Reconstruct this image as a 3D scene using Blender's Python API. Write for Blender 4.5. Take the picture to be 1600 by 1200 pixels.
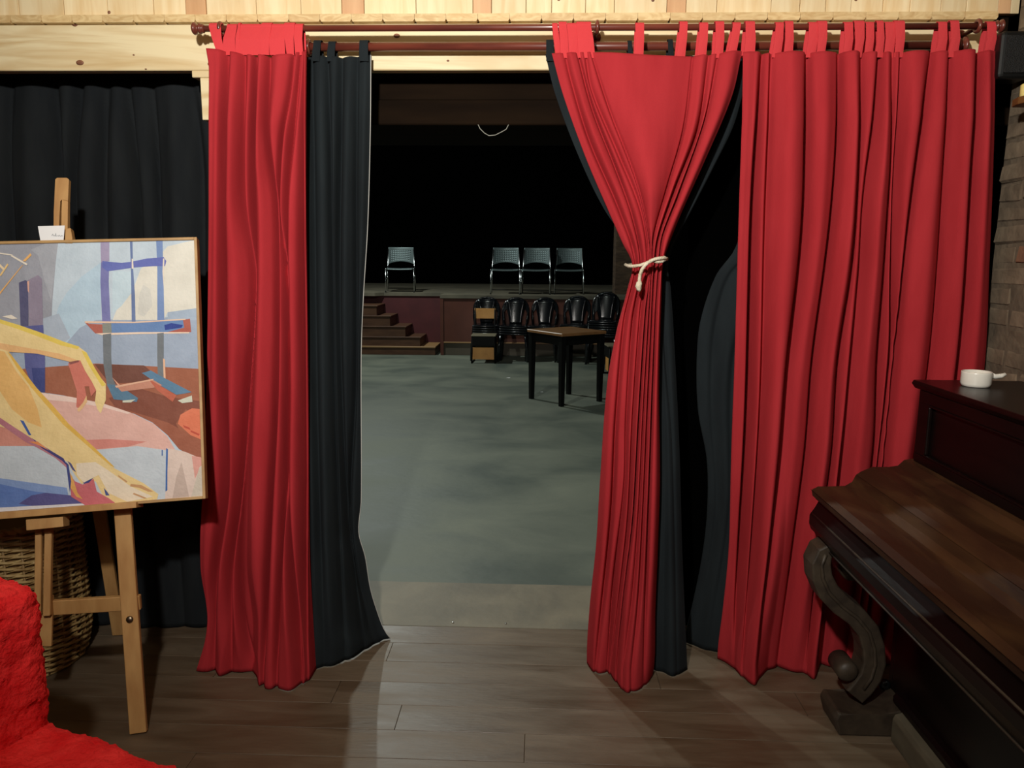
import bpy, bmesh, math, random
from math import sin, cos, tan, pi, radians, sqrt, exp
from mathutils import Vector, Matrix, noise
from mathutils.geometry import tessellate_polygon
random.seed(7)
S = bpy.context.scene
COL = S.collection
for o in list(bpy.data.objects): bpy.data.objects.remove(o)

# ------------------------------------------------------------------ camera
PSI, TH, RHO = radians(2.0), radians(9.46), radians(0.4)
CF = Vector((-sin(PSI)*cos(TH), cos(PSI)*cos(TH), -sin(TH)))
_r = Vector((cos(PSI), sin(PSI), 0)); _u = _r.cross(CF)
CR = _r*cos(RHO) + _u*sin(RHO); CU = _u*cos(RHO) - _r*sin(RHO)
CP = Vector((0, 0, 1.5))
cam = bpy.data.cameras.new('camera'); camo = bpy.data.objects.new('camera', cam); COL.objects.link(camo)
cam.sensor_width = 36; cam.lens = 27; cam.clip_start = .02; cam.clip_end = 100
M3 = Matrix((CR, CU, -CF)).transposed()
camo.matrix_world = Matrix.Translation(CP) @ M3.to_4x4()
S.camera = camo

def ray(px, py): return CF*1200 + CR*(px-800) - CU*(py-600)
def at(px, py, Y):
    d = ray(px, py); return CP + d*(Y/d.y)
def fl(px, py, z=0.0):
    d = ray(px, py); return CP + d*((z-CP.z)/d.z)

# ------------------------------------------------------------------ world, lights, exposure
w = bpy.data.worlds.new('world'); S.world = w; w.use_nodes = True
w.node_tree.nodes['Background'].inputs[0].default_value = (.5, .6, .7, 1)
w.node_tree.nodes['Background'].inputs[1].default_value = 0.004
S.view_settings.view_transform = 'Standard'; S.view_settings.look = 'None'
S.view_settings.exposure = 0.0; S.view_settings.gamma = 1.0; S.view_settings.use_curve_mapping = False

def light(name, kind, loc, power, color, size=.1, target=None, spot=None, blend=1.0):
    l = bpy.data.lights.new(name, kind); l.energy = power; l.color = color
    if kind == 'AREA': l.size = size
    else: l.shadow_soft_size = size
    if spot: l.spot_size = spot; l.spot_blend = blend
    o = bpy.data.objects.new(name, l); COL.objects.link(o); o.location = loc
    if target is not None:
        o.rotation_euler = (Vector(target)-Vector(loc)).to_track_quat('-Z', 'Y').to_euler()
    return o
light('room_spot_lamp', 'SPOT', (-.4, .05, 2.38), 330, (1, .96, .89), .05, (-.1, 2.7, 2.15), radians(120), 1.0)
light('room_soft_fill', 'POINT', (-.3, -.6, 2.5), 20, (1, .92, .82), .15)  # added fill that brightens the room, no fixture behind it
light('hall_lamp_near', 'POINT', (-.95, 5.0, 3.2), 132, (.93, 1.0, .90), .05)
light('hall_lamp_stage', 'POINT', (-2.6, 10.4, 3.8), 330, (.93, 1.0, .93), .05)

# ------------------------------------------------------------------ materials
def srgb(c):
    return tuple(((x/255)/12.92 if x/255 <= .04045 else ((x/255+.055)/1.055)**2.4) for x in c)
MC = {}
def mat(name, c, rough=.6, c2=None, scale=8, stretch=(1, 1, 1), detail=4, bump=0, bscale=60, metal=0,
        spec=.5, sheen=0, rand=0, coat=0, dist=0, coords='Object', lo=.35, hi=.65, roughvar=0):
    if name in MC: return MC[name]
    m = bpy.data.materials.new(name); m.use_nodes = True; MC[name] = m
    N = m.node_tree.nodes; L = m.node_tree.links; b = N['Principled BSDF']
    col = srgb(c)+(1,)
    b.inputs['Base Color'].default_value = col; b.inputs['Roughness'].default_value = rough
    b.inputs['Metallic'].default_value = metal; b.inputs['Specular IOR Level'].default_value = spec
    if sheen:
        b.inputs['Sheen Weight'].default_value = sheen; b.inputs['Sheen Roughness'].default_value = .4
        b.inputs['Sheen Tint'].default_value = col
    if coat: b.inputs['Coat Weight'].default_value = coat; b.inputs['Coat Roughness'].default_value = .15
    tc = N.new('ShaderNodeTexCoord'); mp = N.new('ShaderNodeMapping'); mp.inputs['Scale'].default_value = stretch
    L.new(tc.outputs[coords], mp.inputs[0]); vec = mp.outputs[0]
    if rand or c2:
        oi = N.new('ShaderNodeObjectInfo')
    if rand:
        ad = N.new('ShaderNodeVectorMath'); ad.operation = 'ADD'
        cx = N.new('ShaderNodeCombineXYZ')
        mu = N.new('ShaderNodeMath'); mu.operation = 'MULTIPLY'; mu.inputs[1].default_value = 37.0
        L.new(oi.outputs['Random'], mu.inputs[0])
        for i in range(3): L.new(mu.outputs[0], cx.inputs[i])
        L.new(vec, ad.inputs[0]); L.new(cx.outputs[0], ad.inputs[1]); vec = ad.outputs[0]
    if c2:
        n = N.new('ShaderNodeTexNoise'); n.inputs['Scale'].default_value = scale
        n.inputs['Detail'].default_value = detail; n.inputs['Distortion'].default_value = dist
        L.new(vec, n.inputs['Vector'])
        r = N.new('ShaderNodeValToRGB'); r.color_ramp.elements[0].position = lo; r.color_ramp.elements[1].position = hi
        r.color_ramp.elements[0].color = col; r.color_ramp.elements[1].color = srgb(c2)+(1,)
        L.new(n.outputs[0], r.inputs[0]); out = r.outputs[0]
        if rand:
            hs = N.new('ShaderNodeHueSaturation'); mr = N.new('ShaderNodeMapRange')
            mr.inputs['To Min'].default_value = 1-rand; mr.inputs['To Max'].default_value = 1+rand
            L.new(oi.outputs['Random'], mr.inputs[0]); L.new(mr.outputs[0], hs.inputs['Value'])
            L.new(out, hs.inputs['Color']); out = hs.outputs[0]
        L.new(out, b.inputs['Base Color'])
        if roughvar:
            m2 = N.new('ShaderNodeMapRange'); m2.inputs['To Min'].default_value = rough-roughvar; m2.inputs['To Max'].default_value = rough+roughvar
            L.new(n.outputs[0], m2.inputs[0]); L.new(m2.outputs[0], b.inputs['Roughness'])
    if bump:
        n2 = N.new('ShaderNodeTexNoise'); n2.inputs['Scale'].default_value = bscale; n2.inputs['Detail'].default_value = 3
        L.new(vec, n2.inputs['Vector'])
        bp = N.new('ShaderNodeBump'); bp.inputs['Strength'].default_value = bump; bp.inputs['Distance'].default_value = .01
        L.new(n2.outputs[0], bp.inputs['Height']); L.new(bp.outputs[0], b.inputs['Normal'])
    return m

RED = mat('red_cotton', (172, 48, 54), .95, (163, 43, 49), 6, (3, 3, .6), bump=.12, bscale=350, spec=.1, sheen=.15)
REDLIT = mat('red_cotton_lit', (208, 66, 71), .9, bump=.1, bscale=350, spec=.1, sheen=.1)  # curtain cotton lightened, the light on the tabs put into the colour
BLACKC = mat('black_cotton', (33, 39, 42), .95, (27, 32, 35), 5, (3, 3, .6), bump=.12, bscale=350, spec=.15, sheen=.05)
BLACKD = mat('black_drape', (34, 37, 39), .95, (27, 30, 33), 5, (3, 3, .6), bump=.12, bscale=350, spec=.15, sheen=.05)
HEM = mat('white_selvage', (190, 190, 185), .9)
PINE = mat('pine_beam_wood', (236, 220, 178), .55, (212, 184, 134), 2.2, (.55, 3, 5), 3, bump=.03, bscale=30, dist=2.2, lo=.42, hi=.7)
PINEV = mat('pine_plank_wood', (240, 222, 180), .55, (226, 198, 148), 5, (5, 3, .6), 4, bump=.03, bscale=30, dist=.8, rand=.10)
PINEP = mat('pink_pine_plank_wood', (222, 178, 132), .55, (205, 158, 112), 5, (5, 3, .6), 4, rand=.06)
PINEE = mat('pine_end_grain', (226, 200, 148), .6, (205, 172, 118), 14, (1, 1, 2.5), 3, dist=2.5, rand=.06)
KNOT = mat('pine_knot', (150, 100, 70), .6, (110, 70, 50), 30)
ROD = mat('mahogany_rod', (120, 58, 44), .35, (92, 42, 34), 8, (.6, 4, 4), coat=.3)
EASEL = mat('easel_beech', (196, 152, 96), .5, (176, 130, 78), 6, (4, 4, .8), 4, bump=.03, bscale=60, rand=.04)
FRAMEW = mat('frame_wood', (188, 150, 98), .5, (165, 128, 80), 8, (2, 2, 2), 3)
FLOORW = mat('dark_floor_wood', (88, 71, 54), .48, (122, 108, 90), 3.0, (.8, 4, 4), 8, bump=.10, bscale=26, rand=.06, dist=.8, lo=.3, hi=.85, roughvar=.22)
THRESH = mat('threshold_concrete', (132, 124, 106), .6, (112, 106, 92), 4, (1, 1, 1), 8, bump=.15, bscale=30, dist=.6)
HALLF = mat('hall_concrete', (80, 89, 82), .6, (122, 127, 113), 1.5, (.8, 1.1, 1), 14, bump=.2, bscale=16, dist=.5, lo=.30, hi=.72, roughvar=.18)
BRICK = mat('old_brick', (126, 110, 90), .9, (96, 82, 66), 9, (1, 1, 1), 6, bump=.9, bscale=18, rand=.2)
BRICKO = mat('orange_brick', (150, 104, 76), .9, (120, 86, 66), 9, (1, 1, 1), 6, bump=.9, bscale=18, rand=.12)
MORTAR = mat('mortar', (112, 98, 80), .95, (88, 76, 62), 12, bump=1.0, bscale=22)
PIANO = mat('piano_mahogany', (20, 10, 9), .34, (13, 7, 6), 5, (3, .5, 3), 6, bump=.03, bscale=30, spec=.28, dist=1)
PIANOL = mat('piano_lid_worn', (50, 30, 18), .55, (76, 52, 30), 3.2, (4, .8, 4), 7, bump=.05, bscale=40, dist=1.2, lo=.4, hi=.75, roughvar=.08, spec=.25)
PLINTH = mat('plinth_dusty', (104, 98, 82), .6, (82, 76, 62), 6, (3, .8, 3), 5, bump=.05)
PIANOG = mat('piano_dusty_wood', (66, 56, 44), .55, (46, 37, 29), 7, (2, 2, 2), 6, bump=.1, bscale=30, dist=1)
WHITE = mat('white_ceramic', (235, 232, 222), .25, spec=.6)
DARKIN = mat('cup_inside', (60, 42, 32), .5)
PAPER = mat('white_card', (235, 236, 238), .8)
INK = mat('ink', (30, 36, 50), .7)
ROPE = mat('white_rope', (226, 216, 194), .85, (200, 188, 160), 60, bump=.5, bscale=200)
WICK = mat('wicker', (196, 168, 112), .55, (152, 120, 72), 25, bump=.2, bscale=80)
WICKD = mat('wicker_stake', (150, 120, 76), .6)
FUR = mat('red_plush', (250, 62, 62), .9, (228, 36, 40), 14, (1, 1, 1), 6, bump=.8, bscale=70, spec=.1, sheen=.6)
BLKP = mat('black_plastic', (14, 16, 20), .16, spec=.6)
SPKM = mat('speaker_black', (10, 14, 15), .4)
CHROME = mat('chair_chrome', (190, 196, 198), .25, metal=1)
CHPLATE = mat('chair_grey_plate', (102, 116, 118), .42, metal=.6)
STAGEF = mat('stage_floor', (110, 104, 88), .7, (88, 84, 72), 3, (1, 1, 1), 6)
MAROON = mat('stage_maroon', (86, 34, 38), .7, (74, 29, 33), 4)
STBROWN = mat('stage_brown', (96, 50, 36), .6, (84, 42, 30), 4)
STEPW = mat('stair_brown', (88, 58, 38), .55, (74, 46, 30), 5, (1, 4, 4))
TRIMW = mat('stage_trim', (150, 116, 76), .5)
BASEB = mat('stage_base', (82, 74, 62), .7)
LINT = mat('lintel_brown', (30, 20, 11), .9, (21, 13, 7), 4, (.6, 4, 4), 5, spec=.08)
HALLW = mat('hall_black', (3, 3, 3), .95, spec=.0)
ROOMW = mat('room_plaster', (150, 135, 115), .9)
CEIL = mat('room_ceiling_pine', (190, 165, 120), .7)
TABT = mat('table_top_wood', (140, 100, 62), .4, (118, 82, 50), 4, (1, 5, 1), 5)
TABL = mat('table_black', (7, 7, 7), .6, spec=.2)
PLY = mat('plywood', (214, 156, 84), .5, (196, 138, 70), 6)
YEL = mat('yellow_wax', (238, 222, 140), .5)
WIRE = mat('white_wire', (150, 150, 140), .6)
STEEL = mat('steel', (220, 222, 225), .2, metal=1)
BRKT = mat('brown_bracket', (110, 74, 38), .5)

# ------------------------------------------------------------------ builders
def finish(name, me, m, parent=None, smooth=False):
    if m: 
        for x in (m if isinstance(m, list) else [m]): me.materials.append(x)
    if smooth: me.polygons.foreach_set('use_smooth', [True]*len(me.polygons))
    o = bpy.data.objects.new(name, me); COL.objects.link(o)
    if parent is not None:
        o.parent = parent
        if parent.type == 'EMPTY': o.matrix_parent_inverse = parent.matrix_basis.inverted()
    return o
def tag(o, label=None, cat=None, group=None, kind=None):
    if label: o['label'] = label
    if cat: o['category'] = cat
    if group: o['group'] = group
    if kind: o['kind'] = kind
    return o
def thing(name, label, cat, loc=(0, 0, 0), rz=0, group=None):
    o = bpy.data.objects.new(name, None); COL.objects.link(o); o.empty_display_size = .1
    o.matrix_basis = Matrix.Translation(Vector(loc)) @ Matrix.Rotation(rz, 4, 'Z')
    o.rotation_mode = 'XYZ'
    return tag(o, label, cat, group)
def pyd(name, v, f, m, parent=None, smooth=False, mi=None):
    me = bpy.data.meshes.new(name); me.from_pydata([tuple(x) for x in v], [], f)
    o = finish(name, me, m, parent, smooth)
    if mi: me.polygons.foreach_set('material_index', mi)
    me.update(); return o
def struct(o): o['kind'] = 'structure'; return o
def bmobj(name, bm, m, parent=None, smooth=False):
    bmesh.ops.recalc_face_normals(bm, faces=bm.faces)
    me = bpy.data.meshes.new(name); bm.to_mesh(me); bm.free()
    return finish(name, me, m, parent, smooth)
def add_box(bm, lo, hi, bev=0, M=None, seg=1):
    r = bmesh.ops.create_cube(bm, size=1); vs = r['verts']
    lo = Vector(lo); hi = Vector(hi); c = (lo+hi)/2; d = hi-lo
    for v in vs: v.co = Vector((v.co.x*d.x, v.co.y*d.y, v.co.z*d.z))+c
    if bev:
        es = list({e for v in vs for e in v.link_edges})
        r2 = bmesh.ops.bevel(bm, geom=es, offset=bev, segments=seg, affect='EDGES', profile=.5)
        vs = list({v for f in r2['faces'] for v in f.verts} | {v for v in vs if v.is_valid})
    if M is not None:
        for v in vs: v.co = M @ v.co
    return vs
def box(name, lo, hi, m, parent=None, bev=0, M=None, seg=1):
    bm = bmesh.new(); add_box(bm, lo, hi, bev, M, seg); return bmobj(name, bm, m, parent)
def bar(name, a, b, wx, wy, m, parent=None, bev=.002, side=None):
    """a beam of section wx (along side) by wy from a to b"""
    a = Vector(a); b = Vector(b); z = (b-a).normalized(); s = Vector(side) if side is not None else Vector((1, 0, 0))
    s = (s - z*s.dot(z)).normalized(); t = z.cross(s)
    M = Matrix((s, t, z)).transposed().to_4x4(); M.translation = (a+b)/2
    L = (b-a).length
    return box(name, (-wx/2, -wy/2, -L/2), (wx/2, wy/2, L/2), m, parent, bev, M)
def add_tube(bm, pts, r, n=8, closed=False, caps=True):
    pts = [Vector(p) for p in pts]; rings = []; N = len(pts)
    rr = r if callable(r) else (lambda i: r)
    up = Vector((0, 0, 1)); prev = None
    for i, p in enumerate(pts):
        if closed: t = pts[(i+1) % N]-pts[i-1]
        else: t = pts[min(i+1, N-1)]-pts[max(i-1, 0)]
        t.normalize()
        if prev is None:
            a = up if abs(t.z) < .9 else Vector((1, 0, 0)); s = (a - t*a.dot(t)).normalized()
        else: s = (prev - t*prev.dot(t)).normalized()
        prev = s; q = t.cross(s)
        rings.append([bm.verts.new(p+(s*cos(2*pi*k/n)+q*sin(2*pi*k/n))*rr(i)) for k in range(n)])
    for i in range(N if closed else N-1):
        A = rings[i]; B = rings[(i+1) % N]
        for k in range(n): bm.faces.new((A[k], A[(k+1) % n], B[(k+1) % n], B[k]))
    if caps and not closed:
        bm.faces.new(rings[0][::-1]); bm.faces.new(rings[-1])
def tube(name, pts, r, m, parent=None, n=8, closed=False):
    bm = bmesh.new(); add_tube(bm, pts, r, n, closed); return bmobj(name, bm, m, parent, True)
def lathe(name, prof, axis_o, axis_d, m, parent=None, n=24):
    """prof: (distance along axis, radius)"""
    bm = bmesh.new(); d = Vector(axis_d).normalized(); a = Vector((0, 0, 1)) if abs(d.z) < .9 else Vector((1, 0, 0))
    s = (a-d*a.dot(d)).normalized(); q = d.cross(s); O = Vector(axis_o); rings = []
    for (h, r) in prof:
        rings.append([bm.verts.new(O+d*h+(s*cos(2*pi*k/n)+q*sin(2*pi*k/n))*max(r, 1e-5)) for k in range(n)])
    for A, B in zip(rings, rings[1:]):
        for k in range(n): bm.faces.new((A[k], A[(k+1) % n], B[(k+1) % n], B[k]))
    bm.faces.new(rings[0][::-1]); bm.faces.new(rings[-1])
    bmesh.ops.remove_doubles(bm, verts=bm.verts, dist=1e-5)
    return bmobj(name, bm, m, parent, True)
def prism(name, poly, offs, m, parent=None, bev=0):
    """poly: list of 3D points, extruded by vector offs"""
    bm = bmesh.new(); A = [bm.verts.new(Vector(p)) for p in poly]; B = [bm.verts.new(Vector(p)+Vector(offs)) for p in poly]
    n = len(poly)
    ca = bm.faces.new(A); cb = bm.faces.new(B[::-1])
    for k in range(n): bm.faces.new((A[k], B[k], B[(k+1) % n], A[(k+1) % n]))
    if bev: bmesh.ops.bevel(bm, geom=list(bm.edges), offset=bev, segments=2, affect='EDGES', profile=.5)
    return bmobj(name, bm, m, parent)
def copy_tree(o, loc=None, rz=None):
    r = o.copy(); COL.objects.link(r)
    if loc is not None: r.location = loc
    if rz is not None: r.rotation_euler = (0, 0, rz)
    for ch in list(o.children):
        c = ch.copy(); COL.objects.link(c); c.parent = r
        for g in list(ch.children):
            d = g.copy(); COL.objects.link(d); d.parent = c
    return r
def ipol(tab, x):
    if x <= tab[0][0]: return tab[0][1]
    for (a, va), (b, vb) in zip(tab, tab[1:]):
        if x <= b:
            t = (x-a)/(b-a); return va+(vb-va)*t
    return tab[-1][1]
def spol(tab, x):
    """smooth interpolation"""
    if x <= tab[0][0]: return tab[0][1]
    for i in range(len(tab)-1):
        a, va = tab[i]; b, vb = tab[i+1]
        if x <= b:
            t = (x-a)/(b-a)
            p0 = tab[i-1] if i > 0 else None; p3 = tab[i+2] if i+2 < len(tab) else None
            m1 = (vb-p0[1])/(b-p0[0]) if p0 else (vb-va)/(b-a)
            m2 = (p3[1]-va)/(p3[0]-a) if p3 else (vb-va)/(b-a)
            h = b-a; t2 = t*t; t3 = t2*t
            return (2*t3-3*t2+1)*va+(t3-2*t2+t)*h*m1+(-2*t3+3*t2)*vb+(t3-t2)*h*m2
    return tab[-1][1]

# ================================================================== SETTING
YW = 2.75
zb = at(500, 110, YW).z; zt = at(500, 37, YW).z; zl = at(500, 25, YW).z
XR = 1.535
# room floor
floor = struct(box('floor', (-3.2, -2.6, -.12), (XR+.12, 2.93, -.018), FLOORW))
floor['label'] = 'dark worn wooden floor boards of the front room'
bm = bmesh.new(); add_box(bm, (0, 0, -.018), (1.599, .1385, 0), .0009)
pl0 = bmobj('plank', bm, FLOORW, floor)
first = True; y = 2.93; row = 0
while y > .2:
    y -= .14; x = -3.2+random.uniform(-1.2, 0); row += 1
    while x < XR:
        if x > -3.3:
            if first: p = pl0; first = False
            else: p = pl0.copy(); COL.objects.link(p)
            p.location = (x, y+.001, random.uniform(-.0006, 0))
            if x+1.6 > XR: p.scale = ((XR-x)/1.6, 1, 1)
        x += 1.6
fl2 = struct(box('floor_threshold', (-3.2, 2.935, -.12), (3, 3.36, -.001), THRESH)); fl2.name = 'trim_1'
fl2['label'] = 'pale concrete threshold strip in the opening'
for i, (px, py) in enumerate(((707, 976), (790, 978))):
    p = fl(px, py); lathe('screw_head', [(0, .004), (.003, .004), (.004, .002)], (p.x, p.y+.02, -.001), (0, 0, 1), STEEL, fl2, 10)
hf = struct(box('floor_hall', (-9, 3.36, -.12), (7, 18, -.004), HALLF)); hf.name = 'floor_hall'
hf['label'] = 'grey green painted concrete floor of the hall'

# front wall: beam, floor board ends and vertical cladding
wf = struct(box('wall_front', (-3.2, YW+.04, zb+.002), (XR+.02, YW+.14, 2.95), LINT)); wf['label'] = 'wooden front wall above the opening'
hb = box('header_beam', (-3.2, YW, zb), (XR-.02, YW+.045, zt), PINE, wf, .003); hb['label'] = 'wide knotty pine header board'
for (px, py, r) in ((125, 98, .011), (330, 100, .010), (117, 38.5, .008), (620, 56, .009), (700, 95, .004), (209, 86, .003), (228, 108, .003)):
    p = at(px, py, YW); o = lathe('knot', [(0, r), (.0012, r*.98), (.0016, r*.5)], (0, 0, 0), (0, -1, 0), KNOT, None, 14)
    o.parent = hb; o.location = (p.x, YW, p.z); o.scale = (1.25, 1, .8)
x = -3.2; k = 0
bwid = .1065
bm = bmesh.new()
prof = [(0, 0), (.004, .006), (.012, .0), (bwid-.012, 0), (bwid-.004, .006), (bwid, 0)]
v = [(px_, yy, zz) for px_, zz in [(0, .008), (.004, 0), (bwid-.005, 0), (bwid-.0008, .008), (bwid-.0008, zl-zt), (0, zl-zt)] for yy in (0, .25)]
f = []
n6 = 6
for i in range(n6): a = 2*i; b = 2*((i+1) % n6); f.append((a, b, b+1, a+1))
f.append(tuple(2*i for i in range(n6))[::-1]); f.append(tuple(2*i+1 for i in range(n6)))
be0 = None
while x < XR-.05:
    if be0 is None: be0 = pyd('floorboard_end', v, f, PINEE, wf); o = be0
    else: o = be0.copy(); COL.objects.link(o)
    o.location = (x, YW-.022-random.uniform(0, .002), zt); x += bwid; k += 1
# vertical planks above
edges_px = [-420, -330, -250, -170, -90, 0-40, 30, 100, 168, 240, 290, 322, 400, 470, 534, 569, 650, 739, 768, 822, 862, 915, 960, 1042, 1072, 1120, 1205, 1250, 1290, 1330, 1380, 1422, 1470, 1510, 1560, 1580, 1594]
pink = {290, 534, 739, 1042, 1560}
for a, b in zip(edges_px, edges_px[1:]):
    xa = at(a, 10, YW).x; xb = at(b, 10, YW).x
    box('wall_plank', (xa+.0008, YW+random.uniform(-.002, .002), zl), (xb-.0008, YW+.03, 2.93), PINEP if a in pink else PINEV, wf, .0012)
# knots on planks
for px, py in ((171, 21), (873, 0), (1020, 2), (1337, 0)):
    p = at(px, py, YW); lathe('knot', [(0, .006), (.0015, .005)], (p.x, YW-.001, p.z+.003), (0, -1, 0), KNOT, wf, 10)
# soffit and rear lintel
YL = 2.90
zq = at(700, 155, YL).z; zr = at(700, 195, YL-.015).z
box('upper_lintel', (-1.02, YL, zq-.004), (XR+.2, 3.40, zq+.16), LINT, wf, .004)
box('rear_lintel', (-1.02, YL-.015, zr), (XR+.2, 3.42, zq-.004), LINT, wf, .004)
box('soffit_board', (-3.1, YW+.14, zq+.16), (XR+.2, 3.45, zq+.20), LINT, wf, .002)
# solid wall either side of the opening
s1 = struct(box('wall_front_left', (-3.2, 3.02, 0), (-.92, 3.45, zr), HALLW))
s2 = struct(box('wall_front_right', (.56, 2.99, 0), (XR+.3, 3.45, zr), HALLW))
s1['label'] = 'dark solid wall behind the left black curtain'; s2['label'] = 'dark solid wall right of the opening'
pb = [at(299, 111, YW).x, at(345, 111, YW).x]
zz = at(320, 187, YW).z; xa = at(313, 150, YW).x
post = struct(box('trim_2', (xa, YW+.005, zz), (pb[1]+.02, YW+.05, zb-.022), PINE, None, .002))
tag(post, 'short pine post hanging under the header beam')
t3 = struct(box('trim_3', (pb[0], YW+.002, zb-.022), (pb[1]+.04, YW+.055, zb), PINE, None, .002)); tag(t3, 'small pine block under the header beam')

# right brick wall
wr = struct(box('wall_right', (XR+.004, -2.6, 0), (XR+.3, 2.70, 2.95), MORTAR)); wr['label'] = 'old rough brick side wall behind the piano'
def brick_mesh(seed, m, L):
    random.seed(seed); bm = bmesh.new()
    add_box(bm, (0, 0, 0), (.05, L, .056), .006)
    for v in bm.verts: v.co += Vector((random.uniform(-.004, .003), random.uniform(-.004, .004), random.uniform(-.003, .003)))
    return bmobj('brick', bm, m, wr)
bases = [brick_mesh(i, BRICKO if i == 3 else BRICK, L) for i, L in enumerate((.235, .115, .20, .115, .235))]
random.seed(11); z = 0.0; row = 0
while z < 2.88:
    yy = 2.695
    first_b = True
    while yy > 1.55:
        i = random.choice((0, 0, 1, 2, 3, 4)) if not first_b else random.choice((1, 0, 2, 1))
        L = (.235, .115, .20, .115, .235)[i]; first_b = False
        o = bases[i].copy(); COL.objects.link(o); yy -= L+.012
        o.location = (XR+random.uniform(-.003, .003), yy+.012, z+random.uniform(-.004, .004)); o.rotation_euler = (random.uniform(-.03, .03), 0, random.uniform(-.03, .03))
    z += .0675; row += 1
for o in bases: bpy.data.objects.remove(o)

# rest of the room shell (outside the frame)
tag(struct(box('wall_left', (-3.3, -2.6, 0), (-3.2, 3.45, 2.95), ROOMW)), 'plastered left wall')
tag(struct(box('wall_back', (-3.3, -2.7, 0), (XR+.3, -2.6, 2.95), ROOMW)), 'plastered wall behind the viewer')
tag(struct(box('ceiling', (-3.3, -2.7, 2.95), (XR+.3, 3.45, 3.05), CEIL)), 'pine boarded ceiling')
# hall shell
tag(struct(box('wall_hall_left', (-7.2, 3.45, 0), (-7.0, 16.6, 4.6), HALLW)), 'black hall side wall')
tag(struct(box('wall_hall_right', (5.2, 3.45, 0), (5.4, 16.6, 4.6), HALLW)), 'black right side wall of the hall')
tag(struct(box('wall_hall_back', (-7.2, 16.4, 0), (5.4, 16.6, 4.6), HALLW)), 'black backdrop behind the stage')
tag(struct(box('ceiling_hall', (-7.2, 3.45, 4.6), (5.4, 16.6, 4.7), HALLW)), 'dark hall ceiling')
tag(struct(box('wall_hall_front', (-7.2, 3.45, zb+.2), (5.4, 3.52, 4.6), HALLW)), 'dark hall wall above the opening')

# ================================================================== CURTAINS
def curtain_cloth(name, parent, m, L, R, top, bot, folds, Ytop, amp=.45, amax=.05, amin=.008, nu=240, nv=130,
                  bulge=None, Ybot=None, ez=2.0, wig=.25, seed=0, zfloor=True, thick=.003, slot=.0, sw=.009):
    """L, R: edge polylines (height line -> x line); top/bot: hems; folds: valley polylines, all traced on the plane of the curtain"""
    rnd = random.Random(seed); ph = [rnd.uniform(0, 6.28) for _ in range(8)]
    V = []; 
    for j in range(nv+1):
        v = j/nv
        for i in range(nu+1):
            u = i/nu
            pt = spol(top, u); pb_ = spol(bot, u); py = pt+(pb_-pt)*v
            l = spol(L, py); r = spol(R, py); px = l+(r-l)*u
            cs = [0.0]+[min(max((spol(fo, py)-l)/(r-l), .01), .99) for fo in folds]+[1.0]
            cs = sorted(cs)
            for a in range(1, len(cs)-1): cs[a] += .004*sin(v*9+ph[a % 8]*3)
            k = 0
            while k < len(cs)-2 and u > cs[k+1]: k += 1
            g = max(cs[k+1]-cs[k], 1e-4); t = min(max((u-cs[k])/g, 0), 1)
            yb_ = Ybot if Ybot is not None else fl(px, pb_, .004).y
            Yp = Ytop+(yb_-Ytop)*(v**ez)
            wpx = (r-l)*g/500.0
            A = min(max(amp*wpx, amin), amax)
            A *= .55+.45*min(1, v*9); fade = 1-.62*max(0, (v-.80)/.20)**1.3; A *= fade
            A *= (1, .8, 1.1, .7, 1, .9)[(k*5+seed) % 6]
            if k == 0 and t < .5: h = sin(pi*.5*(.5+t)) if True else 0
            else: h = sin(pi*t)
            if not (k == 0 and t < .5):
                pw = (1.0, 1.25, .8, 1.1, .9)[(k+seed) % 5]; h = .5-.5*cos(2*pi*(t**pw))
            h = max(h, 0)**.62
            off = -A*h - .04*A*sin(2*pi*t*2+ph[k % 8]+v*3)
            off += .010*wig*noise.noise(Vector((px*.018, v*2.2, seed*3.1)))*min(1, g*8)
            off += .006*wig*sin(u*23+v*5+ph[1])+.008*wig*sin(u*9-v*7+ph[2])
            if slot:
                wm = (r-l)/500.0; dm = 0
                for a in range(1, len(cs)-1):
                    x_ = abs(u-cs[a])*wm/(sw*(.65, 1.25, .9, 1.0, .75)[a % 5])
                    if x_ < 2.6:
                        st_ = (.7+.3*sin(v*5+ph[a % 8]))*(1, .75, 1, .6, .9)[(a+seed) % 5]
                        dm = max(dm, slot*st_*exp(-x_*x_))
                off += dm*(.35+.65*min(1, v*7))*fade**1.6
            if bulge: off += -ipol(bulge, py)*sqrt(max(0, 1-(2*u-1)**2))
            p = at(px, py, Yp)
            p.y += off
            if zfloor and p.z < .004: p.z = .004
            V.append(p)
    F = [(j*(nu+1)+i, j*(nu+1)+i+1, (j+1)*(nu+1)+i+1, (j+1)*(nu+1)+i) for j in range(nv) for i in range(nu)]
    o = pyd(name, V, F, m, parent, True)
    if thick:
        s = o.modifiers.new('thickness', 'SOLIDIFY'); s.thickness = thick; s.offset = 1
    return o, V, nu, nv

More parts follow.
